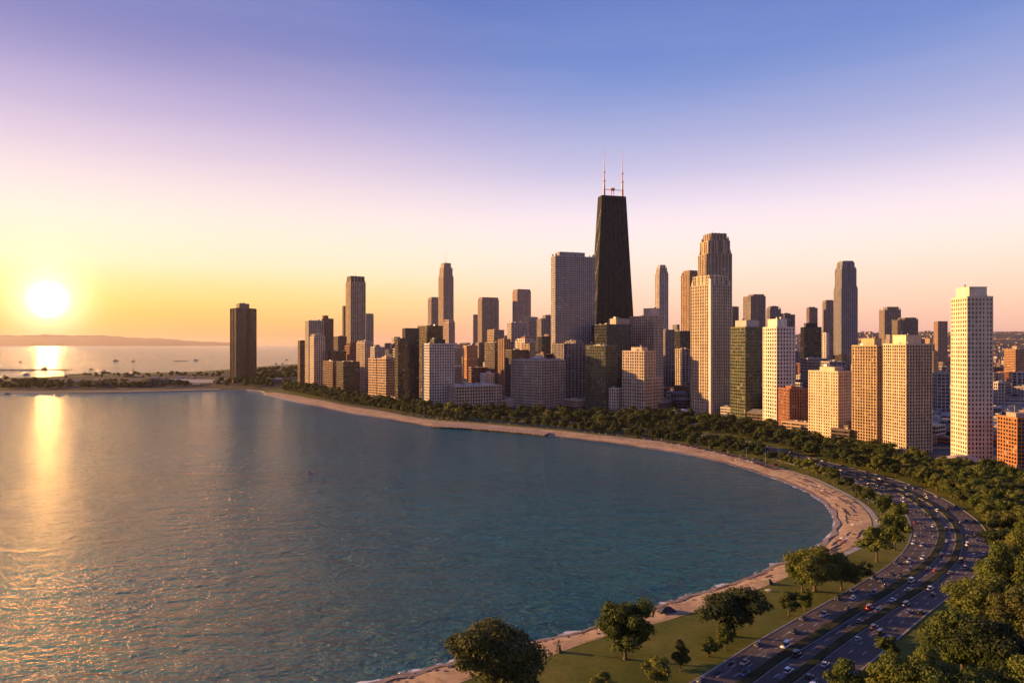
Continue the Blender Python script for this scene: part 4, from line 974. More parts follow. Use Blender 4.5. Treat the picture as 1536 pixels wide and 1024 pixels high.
# the farthest town reads as one mass
mb = MB(); rr_ = random.Random(5)
for i in range(5600):
    Y = 2900+ 7800*rr_.random()**1.4; xp = rr_.uniform(520, 1590) if i < 4200 else rr_.uniform(1560, 3000)
    if i >= 4200: Y = 750+ 4500*rr_.random()**1.5
    X = (xp-CX)/F*Y; z = terr(X, Y)-1
    w = rr_.uniform(9, 26); h = rr_.uniform(7, 24) if (xp > 1180 or rr_.random() < .5) else rr_.uniform(20, 120)
    if Y > 5500: h = min(h, 40)
    h = min(h, max(6, ztop(env(xp)+4, Y)-z)); mb.cur = rr_.choice((0,0,1,1,2,3))
    a = rr_.uniform(0, 1.5); c, s = math.cos(a)*w, math.sin(a)*w*rr_.uniform(.6,1)
    mb.prism([(X-c,Y-s),(X+s,Y-c),(X+c,Y+s),(X-s,Y+c)], z, z+h)
o = mb.build('distant_town', [wall_mat((.30,.26,.24)), wall_mat((.14,.12,.11)), wall_mat((.42,.32,.25)), wall_mat((.22,.12,.09))]); o['kind'] = 'stuff'
# ------------------------------------------------------------------ trees
def leaf_mat(name, c1, c2, c3):
    m, nt, b = new_mat(name); N = nt.nodes.new; L = nt.links.new
    tc = N('ShaderNodeTexCoord').outputs['Object']
    n = N('ShaderNodeTexNoise'); n.inputs['Scale'].default_value = .55; n.inputs['Detail'].default_value = 4; L(tc, n.inputs[0])
    oi = N('ShaderNodeObjectInfo')
    ad = N('ShaderNodeMath'); ad.operation = 'MULTIPLY_ADD'; L(oi.outputs['Random'], ad.inputs[0]); ad.inputs[1].default_value = .5; L(n.outputs[0], ad.inputs[2])
    cr = N('ShaderNodeValToRGB'); L(ad.outputs[0], cr.inputs[0]); e = cr.color_ramp.elements
    e[0].position = .46; e[0].color = (*c1, 1); e[1].position = 1.0; e[1].color = (*c3, 1); q = e.new(.70); q.color = (*c2, 1)
    L(cr.outputs[0], b.inputs['Base Color']); b.inputs['Roughness'].default_value = .65; b.inputs['Specular IOR Level'].default_value = .2
    tr = N('ShaderNodeBsdfTranslucent'); L(cr.outputs[0], tr.inputs[0])
    mx = N('ShaderNodeMixShader'); mx.inputs[0].default_value = .25; L(b.outputs[0], mx.inputs[1]); L(tr.outputs[0], mx.inputs[2])
    L(mx.outputs[0], nt.nodes['Material Output'].inputs[0]); return m
M_leaf = leaf_mat('foliage', (.036,.056,.011), (.082,.108,.018), (.155,.155,.025))
M_leafd = leaf_mat('dark_foliage', (.026,.040,.012), (.050,.064,.016), (.092,.094,.024))
M_bark = plain('bark', (.10,.065,.042), .9, 0, .25, 2.0)
def crown_mesh(seed, Rr, Hc, nclump, nleaf, leaf, shape='round', mat=None):
    """foliage: clumps through an uneven crown, each covered with small leaf faces; crown centre at the origin"""
    g = np.random.default_rng(seed)
    # clump centres
    d = g.normal(size=(nclump*3, 3)); d /= np.linalg.norm(d, axis=1)[:, None]
    rad = g.uniform(.35, 1.0, nclump*3)**.6
    c = d*rad[:, None]
    if shape == 'cone': c[:, :2] *= (1.05-(c[:, 2:3]+1)*.45)
    if shape == 'vase': c[:, :2] *= (.72+.35*np.clip(c[:, 2:3]+.6, 0, 1))
    c = c[c[:, 2] > -.75][:nclump]; nclump = len(c)
    lump = 1+.24*np.sin(3*np.arctan2(c[:, 1], c[:, 0])+seed)[:, None]
    c = c*np.array([Rr*.78, Rr*.78, Hc*.5*.80])*lump*(.82 if nleaf < 1200 else 1.0)
    cr = g.uniform(.20, .36, nclump)*Rr*(1.35 if nleaf < 1200 else 1.0)
    # leaves on each clump's shell
    k = g.integers(0, nclump, nleaf); dd = g.normal(size=(nleaf, 3)); dd /= np.linalg.norm(dd, axis=1)[:, None]
    dd[:, 2] = np.where(dd[:, 2] < -.35, -dd[:, 2]*.6, dd[:, 2])
    rr = cr[k]*g.uniform(.70, 1.10, nleaf)
    p = c[k]+dd*rr[:, None]*np.array([1, 1, .85])
    nrm = dd*.9+g.normal(size=(nleaf, 3))*.42; nrm /= np.linalg.norm(nrm, axis=1)[:, None]
    t = np.cross(nrm, g.normal(size=(nleaf, 3))); t /= np.linalg.norm(t, axis=1)[:, None]; b = np.cross(nrm, t)
    s = leaf*g.uniform(.55, 1.25, nleaf)[:, None]
    v = np.stack([p-t*s-b*s*.35, p+t*s*.1-b*s*.75, p+t*s+b*s*.35, p-t*s*.1+b*s*.75], 1).reshape(-1, 3)
    f = np.arange(nleaf*4).reshape(-1, 4)
    # dark inner masses so that light does not leak straight through
    iv = []; fi = []; off = len(v)
    ico = [(0,0,1)]+[(math.cos(a)*.9, math.sin(a)*.9, .42) for a in np.arange(5)*2*math.pi/5]+[(math.cos(a+.63)*.9, math.sin(a+.63)*.9, -.42) for a in np.arange(5)*2*math.pi/5]+[(0,0,-1)]
    icf = [(0,i+1,(i+1)%5+1) for i in range(5)]+[(i+1,i+6,(i+1)%5+1) for i in range(5)]+[((i+1)%5+1,i+6,(i+1)%5+6) for i in range(5)]+[(11,(i+1)%5+6,i+6) for i in range(5)]
    for q in range(nclump):
        base = off+len(iv)
        for w in ico: iv.append(tuple(c[q]+np.array(w)*cr[q]*.52))
        fi += [tuple(base+j for j in t_) for t_ in icf]
    me = bpy.data.meshes.new('crown')
    me.from_pydata(v.tolist()+iv, [], f.tolist()+fi); me.materials.append(mat or M_leaf); me.update(); return me
def trunk_mesh(seed, r0, h, reach):
    g = random.Random(seed); mb = MB()
    def limb(p, d, r, L, n=4, depth=0):
        p = Vector(p); d = Vector(d).normalized()
        for i in range(n):
            q = p+d*(L/n); r1 = r*(1-.5/n)
            u = d.orthogonal().normalized(); w = d.cross(u); k = 8 if depth == 0 else 5; b = len(mb.v)
            for (pp, rr) in ((p, r), (q, r1)):
                for j in range(k):
                    a = 2*math.pi*j/k; mb.v.append(tuple(pp+u*rr*math.cos(a)+w*rr*math.sin(a)))
            for j in range(k): mb.f.append((b+j, b+(j+1)%k, b+k+(j+1)%k, b+k+j)); mb.mi.append(0)
            p, r = q, r1
            if depth == 0 and i >= n//2:
                for _ in range(3):
                    a = g.uniform(0, 6.28); limb(p, (math.cos(a), math.sin(a), g.uniform(.5, 1.1)), r*.55, reach*g.uniform(.6, .95), 3, 1)
            d = (d+Vector((g.uniform(-.12,.12), g.uniform(-.12,.12), .05))).normalized()
    mb.cyl(0, 0, r0*1.5, r0*1.02, 0, r0*1.2, 9)
    limb((0,0,r0), (0,0,1), r0, h, 4)
    me = bpy.data.meshes.new('trunk'); me.from_pydata(mb.v, [], mb.f); me.materials.append(M_bark); me.update(); return me
PROTO = {}
def proto(kind, i):
    """unit trees: crown radius 1, height ~1 (scaled on the root) would stretch leaves, so each class has its real size"""
    key = (kind, i)
    if key in PROTO: return PROTO[key]
    if kind == 'far': Rr, Hc, nc, nl, lf, tr = 6.0, 9.5, 16, 1000, .62, 1.3
    elif kind == 'mid': Rr, Hc, nc, nl, lf, tr = 7.0, 10.5, 26, 3800, .42, 1.8
    elif kind == 'near': Rr, Hc, nc, nl, lf, tr = 10.0, 14.5, 50, 17000, .34, 2.6
    elif kind == 'shrub': Rr, Hc, nc, nl, lf, tr = 3.6, 5.0, 14, 1700, .26, .2
    elif kind == 'cone': Rr, Hc, nc, nl, lf, tr = 4.2, 9.5, 22, 3600, .30, .6
    shp = 'cone' if kind == 'cone' else ('vase' if (kind in ('near','mid') and i % 3 == 1) else 'round')
    cm = crown_mesh(100*i+len(kind), Rr, Hc, nc, nl, lf, shp, M_leafd if (kind in ('cone',) or i % 3 == 2) else M_leaf)
    cm.transform(Matrix.Translation((0, 0, tr+Hc*.47)))
    tm = trunk_mesh(i+5, Rr*.045+.1, tr+Hc*.35, Rr*.7)
    PROTO[key] = (cm, tm, Rr, Hc+tr); return PROTO[key]
TREES = []
def tree(kind, i, p, scale=1.0, label=None, group=None, name='park_tree', sz=None, cat='tree'):
    cm, tm, Rr, Ht = proto(kind, i)
    TREES.append((p.x, p.y, Rr*scale)); PENDING.append((p.copy(), kind, i, scale, sz or scale, rnd.uniform(0, 6.28), label, group, name, cat))
def plant():
    """the 300 trees that show largest stand as objects, the remainder is one mass"""
    def size(q):
        p = q[0]; x, y = px(p); s = q[3]*q[4]*(PROTO[(q[1],q[2])][2]/p.y)**2
        if x < -40 or x > 1576 or y > 1130 or p.y < 20: s *= 0
        return s if q[7] is None or q[8] != 'park_tree' else s*.999
    order = sorted(PENDING, key=lambda q: -size(q)); n = 0; rest = []
    for q in order:
        p, kind, i, sc_, sz_, rz, label, group, name, cat = q; cm, tm, Rr, Ht = PROTO[(kind, i)]
        if name == 'park_tree' and group is not None:
            if n >= 272: rest.append(q); continue
            n += 1
        root = empty(name, p, rz, label, cat, group); root.scale = (sc_, sc_, sz_)
        link('trunk', tm, root); link('crown', cm, root)
    g_ = random.Random(77)
    for _ in range(420):       # the park and streets go on to the right of the view
        Y = 120+1100*g_.random(); X = Y*.80+g_.uniform(10, 700); q_ = g_.randrange(6)
        rest.append((Vector((X, Y, 1.5)), 'far', q_, 1.2, 1.2, g_.uniform(0, 6), None, None, '', ''))
        proto('far', q_)
    VV = []; FF = []; off = 0
    for p, kind, i, sc_, sz_, rz, *_ in rest:
        me = PROTO[(kind, i)][0]; n_ = len(me.vertices); co = np.empty(n_*3); me.vertices.foreach_get('co', co); co = co.reshape(-1, 3)
        nl = PROTO_L[kind]; step = 1 if kind == 'far' else 3
        co = co[:nl*4].reshape(-1, 4, 3)[::step]; c, s = math.cos(rz), math.sin(rz)
        if step > 1: m_ = co.mean(1, keepdims=True); co = m_+(co-m_)*1.6
        co = co.reshape(-1, 3)*np.array([sc_, sc_, sz_]); co = np.stack([co[:,0]*c-co[:,1]*s+p.x, co[:,0]*s+co[:,1]*c+p.y, co[:,2]+p.z], 1)
        VV.append(co); FF.append(np.arange(len(co)).reshape(-1, 4)+off); off += len(co)
    if VV:
        V_ = np.concatenate(VV); F_ = np.concatenate(FF); me = bpy.data.meshes.new('distant_trees')
        me.vertices.add(len(V_)); me.vertices.foreach_set('co', V_.ravel()); me.loops.add(F_.size); me.loops.foreach_set('vertex_index', F_.ravel())
        me.polygons.add(len(F_)); me.polygons.foreach_set('loop_start', np.arange(len(F_))*4); me.polygons.foreach_set('loop_total', np.full(len(F_), 4))
        me.update(calc_edges=True); me.materials.append(M_leafd); o = link('distant_trees', me); o['kind'] = 'stuff'
    print('planted', n, 'rest', len(rest))
PENDING = []; PROTO_L = {'far': 1000, 'mid': 3800, 'near': 17000, 'shrub': 1700, 'cone': 3600}
def big(xc, yb, w, ytop, kind, i, label, name='park_tree'):
    """a tree read off the photograph: foot (xc, yb), crown width w px, top row ytop"""
    p = G(xc, yb, 1.5); cm, tm, Rr, Ht = proto(kind, i)
    wm = w*p.y/F; h = (yb-ytop)*p.y/F*1.04
    return tree(kind, i, p, wm/(2*Rr), label, None, name, h/Ht)
big(746, 1056, 162, 938, 'near', 2, 'large dense tree filling the bottom centre edge beside the shore')
big(938, 988, 94, 902, 'near', 1, 'golden-green tree with a bare forked trunk on the lawn by the shore')
big(1100, 954, 108, 886, 'near', 2, 'broad dark tree between the shore and the highway')
big(1222, 886, 86, 823, 'near', 3, 'wide spreading tree where the beach meets the highway lawn')
big(1262, 884, 56, 834, 'near', 5, 'dark rounded tree right beside the wide spreading tree')
big(1203, 886, 50, 838, 'mid', 4, 'small golden tree at the left foot of the wide spreading tree')
big(1088, 974, 32, 937, 'mid', 0, 'little light-green tree in front of the broad dark tree')
big(1062, 984, 42, 953, 'shrub', 0, 'bushy low tree left of the little light-green tree', 'bush')
big(1021, 1006, 36, 962, 'cone', 0, 'dark cone-shaped evergreen on the lawn', 'evergreen_tree')
big(985, 1026, 54, 985, 'mid', 3, 'round dark tree at the bottom edge beneath the golden-green tree')
big(912, 1040, 60, 1014, 'shrub', 1, 'low bush cut by the bottom edge between the two big shore trees', 'bush')
big(1183, 922, 38, 886, 'mid', 2, 'small dark tree left of the highway beyond the broad dark tree')
big(1208, 915, 34, 882, 'mid', 1, 'pale green small tree next to the highway edge')
big(1315, 842, 54, 792, 'mid', 0, 'leafy tree at the curve of the beach')
big(1342, 824, 48, 770, 'mid', 3, 'taller tree just behind the leafy tree at the curve of the beach')
big(1290, 872, 34, 838, 'mid', 5, 'dark round tree below the curve of the beach')
big(1345, 793, 34, 752, 'mid', 1, 'round tree against the left kerb where the highway bends')
big(1322, 776, 32, 741, 'mid', 4, 'medium round tree on the lawn above the bend')
big(1303, 757, 26, 730, 'mid', 2, 'small round tree in the lawn row above the bend')
big(1289, 750, 22, 735, 'shrub', 2, 'tiny bush beside the upper lawn row', 'bush')
# right foreground mass
RF = [(1505,918,86,820,'near',0),(1476,950,106,868,'near',3),(1536,978,110,884,'near',5),(1444,1020,116,918,'near',0),(1500,1046,120,938,'near',2),(1384,1084,124,982,'near',4),
      (1334,998,42,952,'mid',1),(1268,1052,62,990,'mid',3),(1318,1060,70,1000,'mid',0),(1450,1096,130,1000,'near',1),(1526,880,60,800,'near',3),(1500,836,58,792,'mid',2),(1545,1090,120,990,'near',3),(1426,962,46,915,'mid',4)]
RFL = ['tree with a sunlit top at the right edge beyond the highway','wide tree leaning over the right kerb of the highway','large dark tree at the right edge below the sunlit-top tree','largest golden-green tree in the bottom right mass','dark tree behind the largest golden-green one, near the right edge',
 'broad tree at the bottom edge right of the highway','slim tree in front of the bottom right mass beside the road','round tree at the bottom edge between highway lanes and the right mass','bushy tree just right of the bottom-edge round tree','tree in the bottom right corner cut by the lower edge',
 'tall tree at the right edge above the wide leaning one','round tree touching the outer kerb at the right bend','shaded corner tree at the far bottom right','small golden tree at the kerb under the wide leaning tree']
for (a, lb) in zip(RF, RFL): big(*a, lb)
# rows and masses
def near_road(p, m):
    return any((p.x-q.x)**2+(p.y-q.y)**2 < m*m for q in ROADP)
ROADP = [road_at(s, t) for s in range(0, NR-1, 2) for t in (0, .5, 1, 1.5, 2, 2.5, 3)]
def clear(p, r, f=.62):
    for (x, y, q) in TREES:
        if (x-p.x)**2+(y-p.y)**2 < ((q+r)*f)**2: return False
    for (cx, cy, rr, rz, Lx, Ly, ox, oy) in FOOT:
        if (cx-p.x)**2+(cy-p.y)**2 < (rr*.75+r*.5)**2: return False
    return True
def row(pts, step, kind, size, jit, label, group, rd=5.5):
    """trees along a line of the photograph at a real spacing"""
    c = catmull([G(x, y) for x, y in pts], 10); acc = 0; n = 0
    for a, b in zip(c[:-1], c[1:]):
        L_ = (b-a).length; t = acc
        while t < L_:
            p = a.lerp(b, t/L_)+Vector((rnd.uniform(-jit, jit), rnd.uniform(-jit, jit), 0))
            s = size*rnd.uniform(.80, 1.18)
            if clear(p, 6*s, .42) and not near_road(p, rd): tree(kind, rnd.randrange(6), p, s, label, group, sz=s*rnd.uniform(.85, 1.1)); n += 1
            t += step*rnd.uniform(.8, 1.3)
        acc = t-L_
    return n
n = 0
n += row([(428,586.5),(470,595),(520,606),(570,613),(620,621.5),(670,629),(700,632)], 13, 'far', 1.35, 1.5, 'round dark-green tree on the beach edge below the left shore towers', 'trees on the left beach edge', 3)
n += row([(428,583),(470,590),(520,601),(570,609),(620,617),(670,624),(700,628)], 11, 'far', 1.65, 2.0, 'round dark-green tree in the shoreline row below the left shore towers', 'trees in the left shoreline row', 4)
n += row([(430,580),(480,589),(530,599),(600,610.5),(660,619),(720,622)], 11, 'far', 1.65, 3, 'dark tree of the second row at the feet of the left shore towers', 'trees behind the left shoreline row', 4)
n += row([(690,629),(740,634.5),(800,640),(860,646.5),(900,650.5)], 14, 'far', 1.4, 1.5, 'evenly spaced round tree above the wooden promenade', 'trees above the promenade', 2)
n += row([(905,650),(960,656),(1010,662),(1060,672),(1100,680),(1130,686),(1165,697)], 15, 'mid', .9, 1.5, 'sunlit round lawn tree between the centre of the beach and the park road', 'lawn trees along the middle of the beach', 2)
n += row([(1160,692),(1190,702),(1215,711),(1240,720),(1262,731),(1282,742)], 15, 'mid', .9, 1.2, 'round lawn tree between the sand and the highway near the bend', 'lawn trees leading to the bend', 2)
print('rows', n)
def mass(poly, count, kind, size, label, group, rd=6, f=.55, jit=.25):
    xs = [p[0] for p in poly]; ys = [p[1] for p in poly]; k = 0
    def inside(x, y):
        c = False; j = len(poly)-1
        for i in range(len(poly)):
            if (poly[i][1] > y) != (poly[j][1] > y) and x < (poly[j][0]-poly[i][0])*(y-poly[i][1])/(poly[j][1]-poly[i][1])+poly[i][0]: c = not c
            j = i
        return c
    for _ in range(count*25):
        if k >= count: break
        x = rnd.uniform(min(xs), max(xs)); y = rnd.uniform(min(ys), max(ys))
        if not inside(x, y): continue
        p = G(x, y); s = size*rnd.uniform(1-jit, 1+jit)
        if clear(p, 6.5*s, f) and not near_road(p, rd): tree(kind, rnd.randrange(6), p, s, label, group, sz=s*rnd.uniform(.85, 1.1)); k += 1
    return k
n += mass([(690,616),(1030,625),(1090,636),(1090,652),(1030,648),(900,639),(760,631),(690,627)], 150, 'far', 1.3, 'dark park tree in the shaded belt at the foot of the centre blocks', 'shaded park trees before the centre blocks', 6, .42)
n += mass([(880,641),(1000,648),(1060,660),(1140,680),(1130,684),(1040,668),(960,656),(880,647)], 60, 'mid', .95, 'small park tree between the park road and the highway', 'park trees beside the park road', 2, .42)
n += mass([(1010,632),(1096,632),(1145,643),(1213,660),(1290,672),(1330,685),(1425,706),(1500,712),(1560,722),(1560,745),(1440,752),(1400,735),(1340,717),(1250,694),(1180,676),(1100,655),(1010,640)], 280, 'mid', 1.0, 'park tree in the belt between the highway and the tower row', 'park trees below the right tower row', 3.5, .44)
n += mass([(1420,735),(1560,735),(1560,800),(1500,800),(1480,780),(1420,742)], 90, 'mid', 1.0, 'dense park tree on the slope outside the highway bend', 'park trees outside the highway bend', 5, .43)
n += mass([(1490,800),(1570,800),(1570,870),(1490,850)], 6, 'mid', 1.1, 'park tree at the right edge above the large foreground trees', 'park trees at the right edge', 12)
print('mass', n)
# scrub and trees on the spit
n += mass([(385,570),(455,569),(462,553),(400,552),(385,558)], 110, 'far', 1.5, 'low windswept tree on the spit right of the lone tower', 'trees on the spit right of the lone tower', 0, .36)
n += mass([(325,579),(408,581),(404,573),(330,571)], 50, 'far', 1.5, 'dark tree at the foot of the lone lakeside tower', 'trees round the lone lakeside tower', 0, .4)
n += mass([(0,584),(60,584),(240,581),(300,579),(240,575),(150,577),(60,572),(0,571)], 170, 'far', 1.3, 'scrubby dark tree on the left spit', 'scrub trees on the left spit', 0, .34)
n += mass([(120,562),(340,560),(340,566),(120,566)], 70, 'far', 1.0, 'tiny tree on the far side of the left spit', 'trees on the far side of the spit', 0, .5)
print('trees', n, len(TREES))
# street trees among the low buildings
n = 0
for _ in range(3000):
    if n >= 90: break
    xp = rnd.uniform(640, 1540); Y = rnd.uniform(760, 1500); yb = YH+H*F/Y
    if yb > front_y(xp)-1: continue
    p = at(xp, Y)
    if clear(p, 7, .7): tree('far', rnd.randrange(6), p, rnd.uniform(.9, 1.3), 'street tree among the low buildings behind the tower row', 'street trees among the low buildings', 'street_tree'); n += 1
plant()
# ------------------------------------------------------------------ cars
def car_parts(kind, paint):
    """car facing +X, wheels on z=0; returns list of (name, mesh, sub-list)"""
    L, Wd, Hh = {'sedan': (4.7,1.85,1.45), 'suv': (4.9,1.95,1.78), 'van': (5.4,2.05,2.3), 'hatch': (4.1,1.8,1.5)}[kind]
    prof = {'sedan': [(-.50,.30),(-.50,.62),(-.47,.72),(-.30,.76),(.22,.74),(.46,.62),(.50,.50),(.50,.30)],
            'suv': [(-.50,.30),(-.50,.68),(-.48,.80),(-.2,.84),(.22,.82),(.45,.74),(.50,.60),(.50,.30)],
            'van': [(-.50,.30),(-.50,1.0),(-.48,1.12),(-.2,1.14),(.30,1.05),(.46,.82),(.50,.62),(.50,.30)],
            'hatch': [(-.50,.30),(-.50,.70),(-.47,.80),(-.3,.82),(.22,.78),(.45,.66),(.50,.52),(.50,.30)]}[kind]
    top = {'sedan': [(-.34,.74),(-.24,1.0),(.06,1.0),(.24,.72)], 'suv': [(-.47,.80),(-.42,1.0),(.08,1.0),(.24,.80)], 'van': [(-.48,1.1),(-.46,1.0*Hh/1.78*.78),(.22,1.0*Hh/1.78*.78),(.36,1.0)], 'hatch': [(-.45,.80),(-.36,1.0),(.06,1.0),(.24,.76)]}[kind]
    def loft(pts, zs, w0, w1, name, mat):
        bm = bmesh.new(); rows = []
        for sgn, w in ((-1, 1), (1, 1)):
            rows.append([bm.verts.new((p[0]*L, sgn*(w0 if i in (0, len(pts)-1) and False else (w1 if p[1] > zs else w0))*Wd/2, p[1]*(Hh/1.45 if name == 'body' and kind == 'sedan' else 1) if name == 'body' else p[1])) for i, p in enumerate(pts)])
        a, b = rows; k = len(pts)
        bm.faces.new(a); bm.faces.new(b[::-1])
        for i in range(k): bm.faces.new((a[i], b[i], b[(i+1) % k], a[(i+1) % k]))
        bmesh.ops.recalc_face_normals(bm, faces=bm.faces); bmesh.ops.bevel(bm, geom=bm.edges[:], offset=.06, segments=2, affect='EDGES', clamp_overlap=True)
        me = bpy.data.meshes.new(name); bm.to_mesh(me); bm.free(); me.materials.append(mat); 
        for p in me.polygons: p.use_smooth = True
        return me
    sc_ = Hh if kind != 'sedan' else Hh
    pr = [(x, z*(1.0 if kind != 'sedan' else 1.05)) for x, z in prof]
    tp = [(x, z if z < .98 and kind != 'van' else z*sc_ if z <= 1.0 else z) for x, z in top]
    if kind == 'van': tp = [(-.48,1.10),(-.46,2.24),(.20,2.24),(.36,1.04)]
    body_ = loft(pr, .7, 1.0, .94, 'body', paint)
    cab = loft(tp, 1.0, .92, .76 if kind != 'van' else .88, 'cabin_glass', M_cglass)
    zt = max(p[1] for p in tp); xs = [p[0] for p in tp if abs(p[1]-zt) < .02]
    m = MB(); m.box(min(xs)*L+.05, max(xs)*L-.05, -Wd*.37, Wd*.37, zt-.03, zt+.045); roof = mesh_of(m, 'roof', paint)
    parts = [('body', body_, None), ('cabin_glass', cab, None), ('roof', roof, None)]
    wh = bpy.data.meshes.new('wheel'); bm = bmesh.new(); bmesh.ops.create_cone(bm, cap_ends=True, segments=14, radius1=.33, radius2=.33, depth=.24, matrix=Matrix.Rotation(R(90), 4, 'X')); bm.to_mesh(wh); bm.free(); wh.materials.append(M_tyre)
    for sx in (-.31, .31):
        for sy in (-1, 1): parts.append(('wheel', wh, (sx*L, sy*(Wd/2-.12), .33)))
    m = MB(); m.box(-.03, .03, -.16, .16, -.07, .07); hl = mesh_of(m, 'headlight', M_headl); tl = mesh_of(m, 'taillight', M_taill)
    for sy in (-1, 1):
        parts.append(('headlight', hl, (L/2-.02, sy*Wd*.36, .62))); parts.append(('taillight', tl, (-L/2+.02, sy*Wd*.36, .68)))
    return parts
def mesh_of(m, name, mat):
    me = bpy.data.meshes.new(name); me.from_pydata(m.v, [], m.f); me.materials.append(mat); me.update(); return me
M_cglass = plain('car_glass', (.02,.022,.026), .06); M_tyre = plain('tyre', (.02,.02,.02), .8)
M_headl = plain('headlight_lens', (.75,.75,.70), .15); M_taill = plain('taillight_lens', (.45,.02,.015), .25)
PAINT = [('white',(.70,.70,.70)),('silver',(.42,.43,.45)),('dark grey',(.07,.07,.08)),('black',(.018,.018,.02)),('red',(.38,.03,.02)),('blue',(.05,.09,.22)),('beige',(.42,.36,.28))]
def paint_mat(c):
    m = plain('car_paint', c, .22, 0, .02); b = m.node_tree.nodes['Principled BSDF']; b.inputs['Coat Weight'].default_value = .6; return m
CARS = {}; CARS1 = {}
KIND_WORD = {'sedan': 'saloon car', 'suv': 'tall estate car', 'van': 'van', 'hatch': 'small hatchback'}
def car(kind, ci, p, rz, where, group, full=True, seen={}):
    key = (kind, ci)
    if key not in CARS: CARS[key] = car_parts(kind, paint_mat(PAINT[ci][1]))
    lb = f"{PAINT[ci][0]} {KIND_WORD[kind]} {where}".replace('shoreward lane by the first median', 'lane left of the first median').replace('innermost lane of the right carriageway','innermost right-hand lane').replace('middle lane of the right carriageway','middle right-hand lane').replace('outer lane of the right carriageway','outermost right-hand lane')
    if not full:
        if key not in CARS1:
            bm = bmesh.new(); mats = []
            for nm, me, loc in CARS[key]:
                if nm in ('headlight', 'taillight'): continue
                k0 = len(bm.faces); t_ = me.copy()
                if loc: t_.transform(Matrix.Translation(loc))
                bm.from_mesh(t_); bm.faces.ensure_lookup_table(); mt = me.materials[0]
                if mt not in mats: mats.append(mt)
                for f in bm.faces[k0:]: f.material_index = mats.index(mt)
                bpy.data.meshes.remove(t_)
            me = bpy.data.meshes.new('car'); bm.to_mesh(me); bm.free()
            for mt in mats: me.materials.append(mt)
            CARS1[key] = me
        o = link('van' if kind == 'van' else 'car', CARS1[key]); o.location = p; o.scale = (.88,)*3; o.rotation_euler = (0,0,rz)
        return tag(o, lb, 'van' if kind == 'van' else 'car', group)
    root = empty('van' if kind == 'van' else 'car', p, rz, lb, 'van' if kind == 'van' else 'car', group); root.scale = (.88,)*3
    for nm, me, loc in CARS[key]:
        if not full and nm in ('headlight', 'taillight'): continue
        o = link(nm, me, root)
        if loc: o.location = loc
rcar = random.Random(9)
def pick(): return rcar.choices(['sedan','suv','hatch','van'], [5,4,2,1])[0], rcar.choices(range(7), [4,4,5,6,1,1,1])[0]
def lane_cars(t, s0, s1, gap, direction, where, group):
    s = s0+rcar.uniform(0, 1)
    while s < s1:
        p = road_at(s, t); q = road_at(s+.3, t); d = (q-p).normalized()*direction; p = p.copy(); p.z = 1.605
        k, c = pick(); car(k, c, p, math.atan2(d.y, d.x), where(s), group, s < 95)
        st = (road_at(s+1, t)-road_at(s, t)).length if s+1 < NR-1 else 10
        s += gap*rcar.uniform(.4, 1.5)/max(st, 1)
def wh(nm):
    def f(s): 
        z = 'near the bottom' if s < 40 else 'approaching the bend' if s < 75 else 'inside the bend' if s < 115 else 'beyond the bend' if s < 150 else 'by the beach'
        return f'in the {nm} {z}'
    return f
gr = 'cars on the highway'
for t, g_, nm in ((.18, 26, 'shore lane'), (.47, 30, 'middle shoreward lane'), (.76, 27, 'shoreward lane by the first median')): lane_cars(t, 8, 175, g_, -1, wh(nm), gr)
for t, g_, nm in ((1.32, 34, 'left centre lane'), (1.68, 36, 'right centre lane')): lane_cars(t, 8, 150, g_, 1, wh(nm), gr)
for t, g_, nm in ((2.26, 24, 'innermost lane of the right carriageway'), (2.54, 27, 'middle lane of the right carriageway'), (2.81, 32, 'outer lane of the right carriageway')): lane_cars(t, 8, 175, g_, 1, wh(nm), gr)
# parked along the park road
acc = 0
for side in (-1, 1):
    c = offset(PR, side*6.2); i = 0; acc = 0
    for a, b in zip(c[:-1], c[1:]):
        L_ = (b-a).length; t = acc; d = (b-a).normalized()
        while t < L_:
            p = a.lerp(b, t/L_); p.z = 1.56
            if rcar.random() < .62 and p.y < 1080:
                k, ci = pick(); car(k, ci, p, math.atan2(d.y, d.x)+R(90)+rcar.uniform(-.04,.04), 'parked nose-in on the '+('lawn' if side*SGN < 0 else 'tree')+' side of the park road', 'cars parked along the park road', False)
            t += 8.5*rcar.uniform(.8, 1.4)
        acc = t-L_
for (x, y, k, ci, rz, w) in ((1497,796.5,'sedan',0,.2,'parked on the side drive outside the bend'),(1531,968,'suv',0,.9,'under the trees at the bottom right edge'),(1534,985,'sedan',1,1.2,'in the shade at the bottom right corner'),(1318,781,'hatch',1,.3,'on the lawn track near the beach curve')):
    car(k, ci, G(x,y,1.56), rz, w, None)
rp_ = random.Random(31)
def beach_pt(i, t, z=None):
    a = WATER_EDGE[i]; b = SAND_EDGE[i]; p = a.lerp(b, t); p.z = -.45+(1.56+.45)*((t*1.0+.02)/1.04)+.33 if z is None else z; return p
def sand_z(p):
    return p.z
PARTS_OF_BEACH = [(0,60,'at the far left end of the beach'),(60,110,'on the sand near the promenade'),(110,170,'on the middle stretch of the beach'),(170,215,'on the broad curve of the beach'),(215,290,'on the narrow near beach')]
from mathutils.bvhtree import BVHTree
_sm = bpy.data.objects['beach_sand'].data
SAND_BVH = BVHTree.FromPolygons([v.co for v in _sm.vertices], [tuple(p.vertices) for p in _sm.polygons])
def drop(p):
    loc = SAND_BVH.ray_cast(Vector((p.x,p.y,50)), Vector((0,0,-1)))[0]
    return Vector((p.x,p.y,loc.z)) if loc is not None else Vector((p.x,p.y,1.5))
